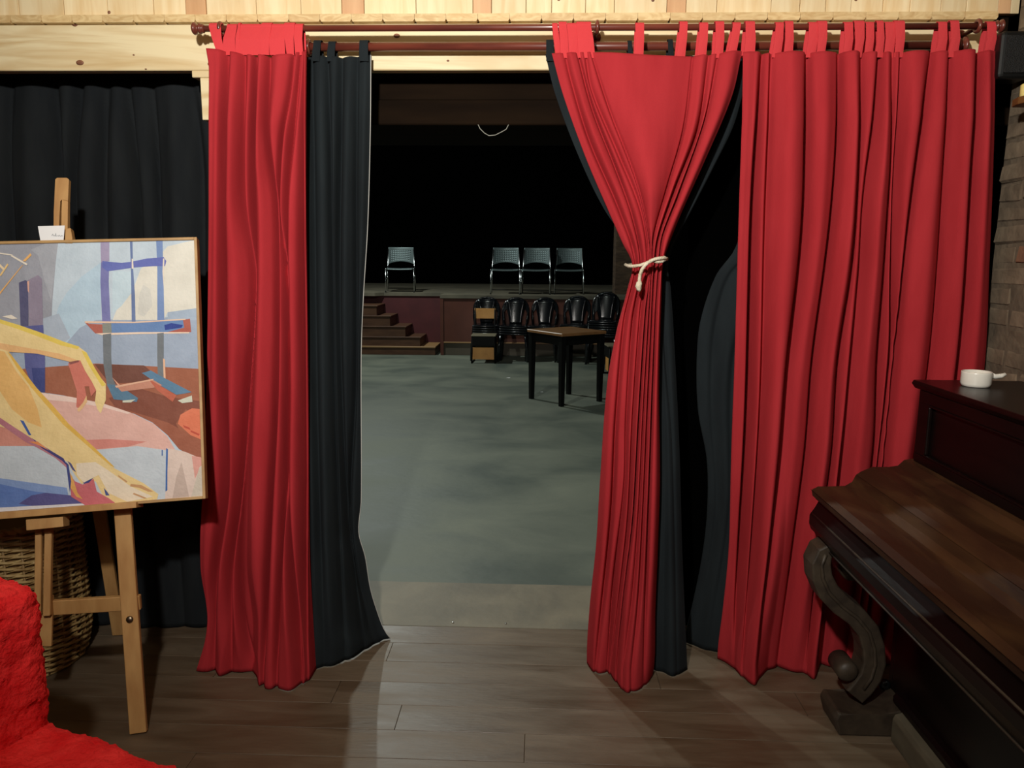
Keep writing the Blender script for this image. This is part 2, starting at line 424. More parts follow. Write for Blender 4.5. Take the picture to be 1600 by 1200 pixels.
NT = [0]
def tab(parent, m, x0t, x1t, x0b, x1b, pyb, Yrod, zrod, rr, Yf, lean=0):
    """strip of cloth going up from the hem, over the rod and down behind it"""
    v = []; f = []
    path = []
    pzb = at((x0b+x1b)/2, pyb, Yf).z
    N = 8
    NT[0] += 1; rr += (.0, .0035)[NT[0] % 2]; tw = .0035; x0t += .7; x1t -= .7; x0b += .7; x1b -= .7
    path.append((Yf-.003*(NT[0] % 2), pzb-.012, 0)); path.append((Yf-.003*(NT[0] % 2)-.001, (pzb+zrod)/2, .5))
    for k in range(N+1):
        a = pi*k/N; path.append((Yrod-rr*cos(a), zrod+rr*sin(a), 1))
    path.append((Yrod+rr, (zrod+pzb)/2, .5)); path.append((Yrod+rr*.6, pzb-.004, 0))
    n = len(path); th = .0022
    xt0, xt1 = at(x0t, 45, Yrod-rr).x, at(x1t, 45, Yrod-rr).x
    xb0, xb1 = at(x0b, pyb, Yf).x, at(x1b, pyb, Yf).x
    for i, (y_, z_, s) in enumerate(path):
        xa = xb0+(xt0-xb0)*s; xb = xb1+(xt1-xb1)*s
        v += [(xa, y_-tw*(1-s)*.6, z_), ((xa+xb)/2, y_-.0004, z_), (xb, y_+tw*(1-s), z_)]
    for i in range(n-1):
        for c in range(2): a = 3*i+c; f.append((a, a+1, a+4, a+3))
    o = pyd('tab', v, f, m, parent, False)
    s = o.modifiers.new('thickness', 'SOLIDIFY'); s.thickness = th; s.offset = 0
    return o

# rods
Y1, Y2 = 2.645, 2.705
r1, r2 = .0105, .0145
z1 = at(700, 43.5, Y1).z; z2 = at(700, 73, Y2).z
rod1 = thing('curtain_rod', 'long upper mahogany rod carrying the red curtains', 'curtain rod', (at(900, 43, Y1).x, Y1, z1))
xA = at(318, 43, Y1).x; xB = at(1552, 43, Y1).x
tube('rod', [(xA, Y1, z1), (xB, Y1, z1)], r1, ROD, rod1, 16)
def finial(x, sgn, Y, z, r, parent, s=1.0):
    pr = [(-.004, r), (0, r*1.35), (.006, r*1.35), (.008, r*.9), (.012, r*1.5), (.019, r*1.65), (.026, r*1.3), (.029, r*.85), (.034, r*1.2), (.042, r*1.8), (.05, r*1.9), (.058, r*1.5), (.063, r*.7), (.064, 0)]
    lathe('finial', [(a*s, b) for a, b in pr], (x, Y, z), (sgn, 0, 0), ROD, parent)
finial(xA, -1, Y1, z1, r1, rod1, .62); finial(xB, 1, Y1, z1, r1, rod1, .5)
def bracket(px, Y, z, r, parent):
    x = at(px, 45, Y).x
    bm = bmesh.new(); add_tube(bm, [(x, YW, z-.004), (x, Y+r, z-.004)], .007, 10)
    add_tube(bm, [(x, YW, z-.004), (x, YW-.006, z-.004)], .02, 16)
    pts = [(x, Y+(r+.006)*cos(2*pi*k/20), z+(r+.006)*sin(2*pi*k/20)) for k in range(20)]
    add_tube(bm, pts, .0065, 8, True)
    return bmobj('bracket', bm, ROD, parent, True)
for px in (345, 933, 1527): bracket(px, Y1, z1, r1, rod1)
rod2 = thing('curtain_rod', 'lower and thicker mahogany rod carrying the black curtains', 'curtain rod', (at(900, 73, Y2).x, Y2, z2))
xC = at(470, 73, Y2).x; xD = at(1492, 73, Y2).x
tube('rod', [(xC, Y2, z2), (xD, Y2, z2)], r2, ROD, rod2, 16)
finial(xD, 1, Y2, z2, r2, rod2, .6); 
for px in (482, 1470): bracket(px, Y2, z2, r2, rod2)

# red curtain left
YR = 2.612
c = thing('curtain', 'narrow bunched red tab top curtain hanging left of the opening beside the painting', 'curtain', at(405, 60, YR))
cl, *_ = curtain_cloth('cloth', c, RED,
    L=[(78, 326), (110, 331), (300, 331), (500, 329), (700, 326), (880, 318), (960, 326), (1000, 322), (1045, 309)],
    R=[(78, 479), (300, 477), (500, 480), (700, 482), (850, 484), (960, 489), (1045, 496)],
    top=[(0, 78), (.1, 79), (.3, 84), (.6, 88), (.8, 86), (1, 78)],
    bot=[(0, 1045), (.12, 1047), (.2, 1052), (.45, 1048), (.5, 1068), (.6, 1074), (.8, 1073), (.93, 1062), (1, 1042)],
    folds=[[(80, 357), (300, 353), (560, 352), (760, 355), (900, 338), (1045, 335)],
           [(80, 382), (300, 380), (430, 397), (600, 388), (780, 374), (900, 360), (1045, 362)],
           [(80, 400), (250, 397), (420, 398), (600, 392), (780, 380), (940, 378), (1045, 399)],
           [(80, 421), (200, 418), (330, 433), (600, 432), (780, 424), (940, 417), (1045, 410)],
           [(80, 459), (150, 452), (220, 441), (330, 437), (420, 447), (600, 447), (780, 443), (1045, 432)],
           [(80, 470), (200, 458), (330, 447), (600, 450), (800, 449), (1045, 470)],
           [(80, 474), (700, 476), (930, 477), (1045, 480)]],
    Ytop=YR, amp=.9, amax=.05, amin=.022, slot=.07, sw=.009, nu=300, nv=150, seed=1)
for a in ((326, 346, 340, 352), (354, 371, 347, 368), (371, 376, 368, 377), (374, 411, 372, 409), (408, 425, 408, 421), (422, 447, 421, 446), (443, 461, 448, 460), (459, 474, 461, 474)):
    tab(c, REDLIT, *a, 80, Y1, z1, r1+.002, YR+.004+random.uniform(-.003, .003))
# black curtain left of opening
c = thing('curtain', 'black tab top curtain with white edge flaring out at its foot', 'curtain', at(530, 80, Y2))
BL = [(85, 470), (500, 474), (1000, 488), (1040, 480)]
BR_ = [(85, 579), (200, 578), (350, 574), (470, 567), (560, 564), (780, 564), (832, 560), (870, 570), (920, 578), (960, 590), (985, 600), (1002, 612)]
btop = [(0, 90), (.3, 88), (.6, 90), (1, 86)]
bbot = [(0, 1042), (.15, 1043), (.4, 1034), (.7, 1013), (.9, 999), (1, 998)]
cl, V, nu, nv = curtain_cloth('cloth', c, BLACKC, L=BL, R=BR_, top=btop, bot=bbot,
    folds=[[(85, 488), (500, 492), (1040, 505)], [(85, 512), (400, 518), (700, 524), (1040, 540)], [(85, 534), (400, 529), (620, 533), (800, 543), (1040, 572)],
           [(85, 558), (300, 556), (600, 555), (830, 548), (1040, 590)]],
    Ytop=Y2-.006, amp=.5, amax=.03, amin=.010, slot=.03, sw=.008, nu=220, nv=120, seed=2)
sv = [V[j*(nu+1)+nu] for j in range(nv+1)]
tube('selvage', [p+Vector((.001, 0, 0)) for p in sv], .0014, HEM, c, 6).data
for a in ((488, 501, 487, 500), (511, 524, 510, 523), (560, 575, 561, 576)):
    tab(c, BLACKC, *a, 90, Y2, z2, r2+.002, Y2-r2-.004)

# middle tied curtains
c = thing('curtain', 'red tab top curtain gathered to a narrow waist by a white rope', 'curtain', at(1010, 60, YR))
mL = [(84, 862), (150, 880), (250, 916), (330, 950), (380, 972), (412, 987), (450, 980), (520, 962), (600, 948), (750, 937), (850, 931), (950, 921), (1040, 917), (1075, 925)]
mR = [(84, 1159), (150, 1144), (250, 1102), (330, 1066), (380, 1046), (412, 1036), (450, 1034), (600, 1030), (750, 1031), (850, 1028), (950, 1024), (1040, 1022), (1075, 1012)]
cl, *_ = curtain_cloth('cloth', c, RED, L=mL, R=mR,
    top=[(0, 84), (.1, 83), (.22, 82), (.4, 86), (.7, 88), (.86, 85), (1, 80)],
    bot=[(0, 1036), (.1, 1046), (.3, 1045), (.42, 1058), (.55, 1072), (.75, 1073), (.88, 1068), (1, 1052)],
    folds=[[(84, 884), (120, 892), (220, 922), (330, 968), (412, 992), (500, 975), (650, 962), (800, 955), (1040, 930)],
           [(84, 902), (170, 925), (260, 960), (340, 988), (412, 1000), (500, 988), (650, 978), (750, 975), (900, 958), (1040, 948)],
           [(84, 916), (140, 925), (240, 965), (330, 1000), (412, 1010), (480, 1000), (650, 988), (800, 981), (900, 970), (1040, 952)],
           [(84, 925), (180, 955), (280, 992), (360, 1010), (412, 1013), (500, 1006), (650, 997), (800, 988), (930, 972), (1040, 962)],
           [(84, 1082), (200, 1068), (300, 1040), (370, 1020), (412, 1016), (500, 1012), (650, 1003), (800, 996), (930, 986), (1040, 972)],
           [(84, 1108), (200, 1090), (300, 1052), (370, 1028), (412, 1022), (500, 1017), (650, 1010), (800, 1003), (930, 996), (1040, 985)],
           [(84, 1122), (180, 1104), (300, 1062), (370, 1034), (412, 1028), (500, 1022), (800, 1012), (1040, 1005)]],
    Ytop=YR, amp=.5, amax=.038, amin=.016, slot=.03, sw=.0045, nu=340, nv=170, seed=3,
    bulge=[(84, 0), (250, .01), (412, .03), (700, .035), (1040, .03)])
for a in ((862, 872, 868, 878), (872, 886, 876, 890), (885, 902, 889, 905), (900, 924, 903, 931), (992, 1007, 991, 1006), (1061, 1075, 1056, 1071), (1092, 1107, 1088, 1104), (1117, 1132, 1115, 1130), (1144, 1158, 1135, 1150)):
    tab(c, REDLIT, *a, 85, Y1, z1, r1+.002, YR+.004+random.uniform(-.003, .003))
# black lining curtain behind the tied red
c = thing('curtain', 'black tab top curtain gathered behind the rope tied red curtain', 'curtain', at(1010, 80, Y2))
YB2 = Y2-.004
cl, *_ = curtain_cloth('cloth', c, BLACKC,
    L=[(86, 852), (150, 868), (250, 906), (330, 945), (412, 1000), (500, 1000), (700, 990), (1060, 985)],
    R=[(86, 1178), (150, 1160), (200, 1145), (260, 1116), (330, 1080), (380, 1054), (415, 1044), (450, 1048), (520, 1053), (700, 1062), (850, 1066), (1000, 1072), (1050, 1074)],
    top=[(0, 86), (.5, 88), (1, 88)], bot=[(0, 1042), (.5, 1048), (.75, 1056), (1, 1046)],
    folds=[[(86, 900), (412, 1008), (1040, 1000)], [(86, 980), (412, 1016), (1040, 1010)], [(86, 1060), (300, 1060), (412, 1024), (1040, 1022)],
           [(86, 1120), (200, 1120), (300, 1080), (412, 1031), (700, 1038), (1040, 1036)], [(86, 1150), (200, 1134), (300, 1090), (412, 1038), (700, 1050), (1040, 1058)]],
    Ytop=YB2, amp=.35, amax=.02, amin=.008, nu=180, nv=120, seed=4, Ybot=None)
for a in ((853, 866, 853, 866), (981, 989, 980, 990), (1044, 1053, 1043, 1054), (1165, 1176, 1165, 1176)):
    tab(c, BLACKC, *a, 90, Y2, z2, r2+.002, Y2-r2-.004)
# third black curtain, bulging out from behind the right red curtain
c = thing('curtain', 'dark navy black curtain showing in the gap behind the wide right red curtain', 'curtain', at(1250, 80, Y2))
cl, *_ = curtain_cloth('cloth', c, BLACKC,
    L=[(86, 1172), (250, 1170), (330, 1165), (390, 1146), (430, 1118), (500, 1094), (560, 1088), (640, 1090), (720, 1104), (800, 1104), (870, 1096), (940, 1082), (990, 1070), (1010, 1068)],
    R=[(86, 1480), (400, 1475), (1050, 1400)],
    top=[(0, 88), (1, 88)], bot=[(0, 1002), (.15, 1018), (.4, 1022), (1, 1030)],
    folds=[[(86, 1190), (390, 1180), (430, 1142), (520, 1118), (640, 1112), (800, 1118), (1000, 1085)],
           [(86, 1200), (400, 1200), (560, 1146), (800, 1140), (1000, 1110)], [(86, 1260), (1000, 1180)], [(86, 1330), (1000, 1250)], [(86, 1400), (1000, 1320)]],
    Ytop=Y2+.01, amp=.3, amax=.022, amin=.008, nu=170, nv=110, seed=5)
# right red curtain
c = thing('curtain', 'wide red tab top curtain hanging full length behind the piano', 'curtain', at(1355, 60, YR))
cl, *_ = curtain_cloth('cloth', c, RED,
    L=[(84, 1158), (200, 1155), (400, 1149), (560, 1144), (700, 1139), (850, 1136), (950, 1127), (1000, 1121), (1035, 1119)],
    R=[(80, 1555), (200, 1553), (400, 1546), (590, 1537), (800, 1500), (1050, 1450)],
    top=[(0, 84), (.2, 83), (.5, 82), (.8, 81), (1, 80)],
    bot=[(0, 1026), (.05, 1034), (.14, 1062), (.2, 1066), (.24, 1044), (.4, 1048), (.46, 1060), (.5, 1040), (.65, 1040), (1, 1030)],
    folds=[[(84, 1192), (300, 1180), (500, 1172), (700, 1165), (1035, 1150)],
           [(84, 1206), (200, 1204), (400, 1197), (600, 1190), (800, 1180), (930, 1172), (1035, 1163)],
           [(84, 1264), (200, 1261), (320, 1257), (420, 1249), (560, 1232), (700, 1222), (850, 1206), (950, 1194), (1035, 1186)],
           [(84, 1312), (200, 1309), (320, 1301), (420, 1291), (560, 1274), (700, 1262), (850, 1240), (1035, 1215)],
           [(84, 1347), (300, 1338), (420, 1330), (560, 1311), (700, 1302), (850, 1280), (1035, 1262)],
           [(84, 1375), (200, 1366), (320, 1352), (420, 1345), (560, 1330), (700, 1318), (1035, 1285)],
           [(84, 1394), (250, 1394), (420, 1384), (560, 1372), (700, 1366), (1035, 1325)],
           [(84, 1408), (250, 1402), (420, 1396), (560, 1390), (1035, 1340)],
           [(84, 1456), (200, 1440), (420, 1412), (700, 1385), (1035, 1352)],
           [(84, 1484), (250, 1478), (420, 1467), (600, 1447), (1035, 1375)],
           [(84, 1530), (250, 1515), (600, 1490), (1035, 1420)]],
    Ytop=YR, amp=.7, amax=.052, amin=.022, slot=.07, sw=.0105, nu=420, nv=150, seed=6)
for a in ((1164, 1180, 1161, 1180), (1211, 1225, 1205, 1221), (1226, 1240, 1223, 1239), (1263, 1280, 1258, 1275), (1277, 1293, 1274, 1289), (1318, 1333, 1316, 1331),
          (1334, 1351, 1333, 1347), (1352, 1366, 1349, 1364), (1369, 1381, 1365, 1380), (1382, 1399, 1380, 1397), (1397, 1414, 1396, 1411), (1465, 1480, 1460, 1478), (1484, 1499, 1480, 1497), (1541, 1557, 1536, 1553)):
    tab(c, REDLIT, *a, 84, Y1, z1, r1+.002, YR+.004+random.uniform(-.003, .003))
# left black drape filling the recess
YD = 2.93
c = thing('drape', 'wide faded black drape filling the recess behind the easel', 'curtain', at(160, 120, YD))
curtain_cloth('cloth', c, BLACKD,
    L=[(118, -420), (1000, -420)], R=[(118, 305), (200, 340), (600, 380), (1000, 400)],
    top=[(0, 118), (.3, 119), (.5, 121), (.6, 122), (.62, 120), (.74, 118), (.8, 123), (1, 121)],
    bot=[(0, 979), (.6, 977), (.8, 979), (1, 984)],
    folds=[[(118, -330), (1000, -350)], [(118, -230), (1000, -250)], [(118, -120), (1000, -160)], [(118, -30), (1000, -60)], [(118, 20), (300, 14), (1000, 30)],
           [(118, 83), (200, 86), (300, 90), (1000, 80)], [(118, 128), (300, 118), (1000, 130)], [(118, 168), (300, 160), (1000, 170)],
           [(118, 198), (200, 203), (350, 212), (700, 225), (1000, 240)], [(118, 232), (300, 246), (600, 262), (1000, 290)], [(118, 298), (300, 312), (1000, 330)]],
    Ytop=YD, slot=.06, sw=.014, amp=.35, amax=.05, amin=.012, nu=340, nv=110, seed=8, wig=1.4)
tube('hanging_rail', [(-3.1, YD-.01, at(160, 116, YD).z), (at(325, 116, YD).x, YD-.01, at(160, 116, YD).z)], .008, TABL, c, 8)

# white rope tie
rp = thing('curtain_tie', 'white knotted rope tied round the gathered red curtain', 'rope', at(1010, 412, 2.55))
def RP(px, py, dy): 
    p = at(px, py, 2.565); p.y += dy; return p
YC = 2.60
loop = []
A = [(979, 414, .03), (982, 416, -.02), (990, 415.5, -.040), (998, 414, -.050), (1006, 411, -.056), (1014, 407, -.058), (1022, 409, -.058), (1030, 408.5, -.052), (1037, 405, -.04), (1041, 404, -.01), (1040, 407, .05), (1025, 411, .11), (1000, 414, .12), (984, 415, .08)]
tube('loop', [RP(*a) for a in A], .0052, ROPE, rp, 10, True)
B = [(1039, 405, -.035), (1034, 402.5, -.055), (1026, 403.5, -.064), (1018, 405, -.068), (1011, 408, -.070), (1004, 413, -.072), (999, 420, -.070), (996, 428, -.068), (995, 437, -.066), (994.5, 443, -.066)]
tube('tail', [RP(*a) for a in B], .0056, ROPE, rp, 10)
tube('knot', [RP(996, 437, -.066), RP(995, 441, -.066), RP(993.5, 446, -.066), RP(994.5, 451, -.066), RP(995.5, 454, -.066)], lambda i: (.004, .0095, .0105, .008, .003)[i], ROPE, rp, 10)

# ================================================================== PIANO
def PX(px, py, Y=2.41): p = at(px, py, Y); return (p.x, p.z)
YN, YF = .93, 2.41
pn = thing('piano', 'dark mahogany upright piano with a closed lid against the brick wall', 'piano', (1.3, (YN+YF)/2, 0))
ztop = at(1432, 597, YF).z
xt = PX(1438, 600)[0]
XB = XR-.03
def ext(name, prof, m, y0, y1, bev=0, seg=2, parent=pn):
    return prism(name, [(x_, y1, z_) for x_, z_ in prof], (0, y0-y1, 0), m, parent, bev)
ext('top_lid', [(xt-.022, ztop-.004), (xt-.016, ztop+.006), (XB, ztop+.006), (XB, ztop-.02), (xt-.010, ztop-.02)], PIANO, YN-.01, YF+.012, .002)
zk = PX(1427, 716)[1]; xk = PX(1427, 716)[0]
ext('case', [(xt+.006, ztop-.02), (XB, ztop-.02), (XB, .09), (1.19, .09), (1.19, .62), (xk+.006, .62), (xk+.006, zk)], PIANO, YN, YF-.02)
ext('end_panel', [(xt, ztop-.02), (XB, ztop-.02), (XB, .02), (1.18, .02), (1.18, .60), (xk-.015, .62), (xk, zk)], PIANO, YF-.025, YF, .003)
ext('end_panel', [(xt, ztop-.02), (XB, ztop-.02), (XB, .02), (1.18, .02), (1.18, .60), (xk-.015, .62), (xk, zk)], PIANO, YN, YN+.025, .003)
# upper front frame (rails and stiles proud of a recessed panel)
def onface(t): # point on the upper front between top (0) and bottom (1)
    return xt+(xk-xt)*t, (ztop-.02)+(zk-(ztop-.02))*t
def facebox(name, t0, t1, y0, y1, d0, d1, m, bev=.002):
    a = onface(t0); b = onface(t1)
    return prism(name, [(a[0]-d1, y1, a[1]), (b[0]-d1, y1, b[1]), (b[0]-d0, y1, b[1]), (a[0]-d0, y1, a[1])], (0, y0-y1, 0), m, pn, bev)
facebox('front_rail', 0, .16, YN+.025, YF-.025, -.006, .012, PIANO)
facebox('front_rail', .88, 1.0, YN+.025, YF-.025, -.006, .012, PIANO)
for y0, y1 in ((YF-.085, YF-.025), (YN+.025, YN+.085), (1.64, 1.70)): facebox('front_stile', .16, .88, y0, y1, -.006, .011, PIANO)
for y0, y1 in ((1.70, YF-.085), (YN+.085, 1.64)):
    facebox('front_panel', .16, .88, y0, y1, -.006, .001, PIANO)
    facebox('moulding', .16, .19, y0, y1, .001, .015, PIANO, .004); facebox('moulding', .85, .88, y0, y1, .001, .015, PIANO, .004)
    facebox('moulding', .19, .85, y1-.010, y1, .001, .014, PIANO, .004); facebox('moulding', .19, .85, y0, y0+.010, .001, .014, PIANO, .004)
# key lid (fallboard) in two leaves with the scalloped end
pts = [PX(*q) for q in ((1427, 716), (1412, 718), (1402, 727), (1388, 729), (1362, 729), (1345, 736), (1337, 741), (1331, 752), (1320, 758), (1296, 759), (1278, 759), (1268, 764))]
a1 = pts[:7]; a2 = pts[6:]
def slab(p, th): return p+[(x_+.004, z_-th) for x_, z_ in reversed(p)]
ext('fallboard', slab(a1, .022), PIANOL, YN+.02, YF-.004)
ext('fallboard', [(x_-.001, z_-.001) for x_, z_ in slab(a2, .02)], PIANOL, YN+.02, YF-.004)
ext('fallboard_core', [(xk+.004, zk-.015), (pts[6][0]+.01, pts[6][1]-.03), (pts[7][0]+.01, pts[7][1]-.02), (pts[-1][0]+.012, pts[-1][1]-.014), (pts[-1][0]+.012, pts[-1][1]-.03), (xk+.004, .65)], PIANO, YN+.02, YF-.01)
# keybed with rounded front
kb = [PX(*q) for q in ((1266, 764), (1275, 773), (1279, 783), (1273, 793), (1265, 804), (1264, 817), (1267, 826), (1272, 830), (1276, 840), (1284, 846), (1293, 850))]
ext('keybed', kb+[(kb[-1][0]+.22, kb[-1][1]+.0), (kb[-1][0]+.27, kb[0][1]-.02), (kb[0][0]+.03, kb[0][1]-.012)], PIANO, YN, YF)
bd = PX(1269, 801); tube('keybed_bead', [(bd[0]-.002, YN+.002, bd[1]), (bd[0]-.002, YF-.002, bd[1])], .0035, PIANOG, pn, 8)
lw = PX(1276, 842); tube('keybed_bead', [(lw[0]-.001, YN+.002, lw[1]), (lw[0]-.001, YF-.002, lw[1])], .003, PIANOG, pn, 8)
# lower case
ext('lower_panel', [(1.178, .60), (1.19, .60), (1.19, .10), (1.178, .10)], PIANO, YN+.03, YF-.03)
ext('plinth_rail', [(1.125, .0), (1.125, .075), (1.132, .09), (1.155, .098), (1.19, .098), (1.19, 0)], PLINTH, YN, YF-.16, .003)
ext('plinth_moulding', [(1.150, .098), (1.150, .118), (1.160, .128), (1.19, .130), (1.19, .098)], PIANO, YN, YF-.10, .002)
# scroll legs
def scroll(y1):
    ctr = [(1294, 846), (1280, 856), (1274, 872), (1276, 893), (1286, 915), (1305, 935), (1329, 953), (1347, 975), (1355, 1001), (1356, 1024), (1350, 1045), (1338, 1062), (1325, 1075)]
    wid = [.018, .026, .030, .032, .034, .034, .033, .034, .035, .036, .036, .036, .034]
    P = [Vector((*PX(*q, 2.35),)) for q in ctr]
    Lf = []; Rt = []
    for i, p in enumerate(P):
        t = (P[min(i+1, len(P)-1)]-P[max(i-1, 0)]).normalized(); nrm = Vector((-t.y, t.x))
        Lf.append(p+nrm*wid[i]); Rt.append(p-nrm*wid[i])
    poly = [(q.x, y1, q.y) for q in Lf]+[(q.x, y1, q.y) for q in reversed(Rt)]
    bm = bmesh.new(); n = len(poly); W = .085
    A_ = [bm.verts.new(Vector(p)) for p in poly]; B_ = [bm.verts.new(Vector(p)+Vector((0, -W, 0))) for p in poly]
    m_ = len(P)
    for k in range(m_-1):
        bm.faces.new((A_[k], A_[k+1], A_[n-2-k], A_[n-1-k])); bm.faces.new((B_[k], B_[n-1-k], B_[n-2-k], B_[k+1]))
    for k in range(n): bm.faces.new((A_[k], B_[k], B_[(k+1) % n], A_[(k+1) % n]))
    bmesh.ops.recalc_face_normals(bm, faces=bm.faces)
    es = [e for e in bm.edges if abs((e.verts[0].co-e.verts[1].co).y) < 1e-6 and len(e.link_faces) == 2 and abs(e.calc_face_angle(0)) > 1.0]
    bmesh.ops.bevel(bm, geom=es, offset=.006, segments=2, affect='EDGES', profile=.5)
    lg = bmobj('scroll_leg', bm, PIANOG, pn)
    # rolled ends: lower volute, upper volute and centre rib
    q = PX(1315, 1037, 2.35); lathe('volute', [(0, .02), (.003, .034), (.08, .034), (.087, .03), (.094, .02), (.096, .006)], (q[0], y1+.002, q[1]), (0, -1, 0), PIANOG, lg, 20)
    q = PX(1322, 882, 2.35); lathe('volute', [(0, .02), (.003, .034), (.08, .034), (.088, .028), (.092, .01)], (q[0], y1+.001, q[1]), (0, -1, 0), PIANOG, lg, 20)
    tube('leg_rib', [(p.x, y1-W-.001, p.y) for p in P[1:-1]], .006, PIANOG, lg, 8)
    # foot block
    x0 = fl(1283, 1090).x-.02; 
    fb = prism('foot_block', [(x0, y1+.03, .0), (x0-.015, y1+.03, .055), (x0-.005, y1+.03, .078), (x0+.055, y1+.03, .070), (x0+.13, y1+.03, .078), (x0+.21, y1+.03, .095), (x0+.26, y1+.03, .095), (x0+.26, y1+.03, 0)], (0, -.145, 0), PIANOG, pn, .006)
scroll(2.38); scroll(1.08)
q = at(1378, 1056, 2.42); lathe('castor', [(-.012, .006), (-.010, .014), (-.004, .019), (.004, .019), (.010, .014), (.012, .006)], (q.x, 2.395, .105), (0, -1, 0), SPKM, pn, 18)
# cup on the piano
q = fl(1533, 606, ztop+.006)
cup = thing('cup', 'low white ceramic cup with a side handle on the piano lid', 'cup', (q.x, q.y+.03, ztop+.006), 0)
R0 = .041
bm = bmesh.new()
cupo = lathe('bowl', [(0, R0*.86), (.003, R0*.94), (.010, R0), (.040, R0), (.044, R0*.99), (.045, R0*.95), (.044, R0*.90), (.012, R0*.86), (.008, R0*.7), (.008, 0)], (q.x, q.y+.03, ztop+.006), (0, 0, 1), WHITE, cup, 32)
lathe('dregs', [(0, R0*.86), (.004, R0*.86)], (q.x, q.y+.03, ztop+.016), (0, 0, 1), DARKIN, cup, 32)
tube('handle', [(q.x+R0-.004, q.y+.03, ztop+.040), (q.x+R0+.012, q.y+.028, ztop+.036), (q.x+R0+.028, q.y+.026, ztop+.038), (q.x+R0+.040, q.y+.025, ztop+.044)], lambda i: (.010, .0075, .007, .005)[i], WHITE, cup, 10)

# speaker and candle bracket on brick wall
sp = thing('speaker', 'small black loudspeaker fixed high in the corner beside the curtain', 'speaker', at(1578, 90, 2.60))
a = at(1569, 46, 2.58); b = at(1599, 122, 2.58)
bm = bmesh.new(); add_box(bm, (a.x, 2.585, b.z), (XR-.004, 2.68, a.z), .014, None, 3)
bmobj('cabinet', bm, SPKM, sp)
bm = bmesh.new(); add_box(bm, (a.x+.012, 2.579, b.z+.016), (XR-.016, 2.586, a.z-.016), .003, None, 2)
bmobj('grille', bm, mat('speaker_grille', (8, 11, 12), .6, bump=.6, bscale=400), sp)
box('badge', (XR-.036, 2.5765, b.z+.02), (XR-.026, 2.5795, b.z+.027), STEEL, sp)
box('wall_mount', (XR-.008, 2.61, b.z+.04), (XR+.012, 2.65, a.z-.03), SPKM, sp)
q = at(1596, 162, 2.45)
sh = thing('wall_shelf', 'small brown wooden shelf bracket on the brick wall', 'shelf', (XR, 2.45, q.z))
prism('shelf_board', [(XR+.012, 2.38, q.z), (XR-.100, 2.41, q.z), (XR-.112, 2.46, q.z), (XR-.100, 2.51, q.z), (XR+.012, 2.52, q.z)], (0, 0, .022), BRKT, sh, .003)
prism('support', [(XR+.012, 2.44, q.z), (XR-.05, 2.44, q.z), (XR+.012, 2.44, q.z-.05)], (0, .02, 0), BRKT, sh, .001)
cd = lathe('candle', [(0, .024), (.004, .027), (.036, .027), (.040, .022), (.041, 0)], (0, 0, 0), (0, 0, 1), YEL, None, 20)
cd.location = (XR-.072, 2.47, q.z+.022); tag(cd, 'short yellow candle standing on the small wall shelf', 'candle')

# ================================================================== PAINTING
aY, tY, qY = radians(12), radians(16), radians(-2)
Uv = Vector((-cos(aY), -sin(aY), 0)); Nn = Vector((sin(aY), -cos(aY), 0)); Vv = Vector((0, 0, 1))*cos(tY)-Nn*sin(tY)
PU = Uv*cos(qY)+Vv*sin(qY); PV = Vv*cos(qY)-Uv*sin(qY)     # left, up
PN = PU.cross(PV); PN.normalize()
if PN.y > 0: PN = -PN                                   # towards the viewer
PO = Vector((-1.0595, 2.33, .7268)); PH = .86; PW = 1.02
def PP(px, py, off=0):
    """point on the picture plane moved back by off"""
    d = ray(px, py); o = PO-PN*off; return CP+d*((o-CP).dot(PN)/d.dot(PN))
def clampP(p):
    q = p-PO; s = min(max(q.dot(PU), .006), PW-.006); t = min(max(q.dot(PV), .006), PH-.006); return (s, t)
pt = thing('painting', 'large framed figure painting of a bare arm and leg, resting on the easel', 'painting', PO+PU*PW/2)
def PB(name, s0, s1, t0, t1, d0, d1, m, parent, bev=.001):
    M = Matrix((PU, PV, PN)).transposed().to_4x4(); M.translation = PO
    return box(name, (s0, t0, d0), (s1, t1, d1), m, parent, bev, M)
canvas = PB('canvas', .005, PW-.005, .005, PH-.005, -.022, 0, mat('canvas_ground', (196, 206, 214), .8), pt)
fw = .009
PB('frame_side', 0, fw, 0, PH, -.03, .008, FRAMEW, pt); PB('frame_side', PW-fw, PW, 0, PH, -.03, .008, FRAMEW, pt)
PB('frame_side', fw, PW-fw, 0, fw, -.03, .008, FRAMEW, pt); PB('frame_side', fw, PW-fw, PH-fw, PH, -.03, .008, FRAMEW, pt)
ART = []
def A(c, *pts): ART.append((c, pts))
A((196, 211, 224), (-300, 300), (320, 300), (330, 900), (-300, 900))
A((160, 163, 174), (-300, 300), (92, 300), (88, 400), (82, 470), (76, 620), (-300, 620))
A((172, 176, 186), (48, 390), (92, 372), (88, 402), (80, 470), (70, 440), (60, 400))
A((184, 208, 226), (92, 478), (104, 458), (128, 432), (158, 410), (158, 500), (120, 520), (84, 560), (86, 500))
A((163, 177, 198), (20, 540), (105, 535), (125, 512), (150, 500), (250, 497), (312, 490), (320, 580), (20, 580))
A((176, 188, 204), (60, 500), (92, 490), (110, 528), (70, 560))
A((170, 186, 206), (262, 486), (320, 480), (320, 500), (262, 500))
A((224, 222, 212), (176, 500), (184, 480), (206, 458), (220, 420), (250, 398), (262, 385), (300, 376), (318, 372), (318, 480), (262, 488), (256, 500))
A((212, 212, 206), (224, 445), (235, 452), (238, 478), (225, 495), (215, 490), (218, 460))
A((196, 216, 228), (176, 424), (206, 424), (210, 452), (190, 478), (176, 490))
A((167, 108, 86), (-300, 590), (28, 577), (150, 568), (230, 572), (322, 577), (324, 725), (285, 705), (258, 672), (235, 655), (190, 640), (100, 618), (60, 612), (-300, 640))
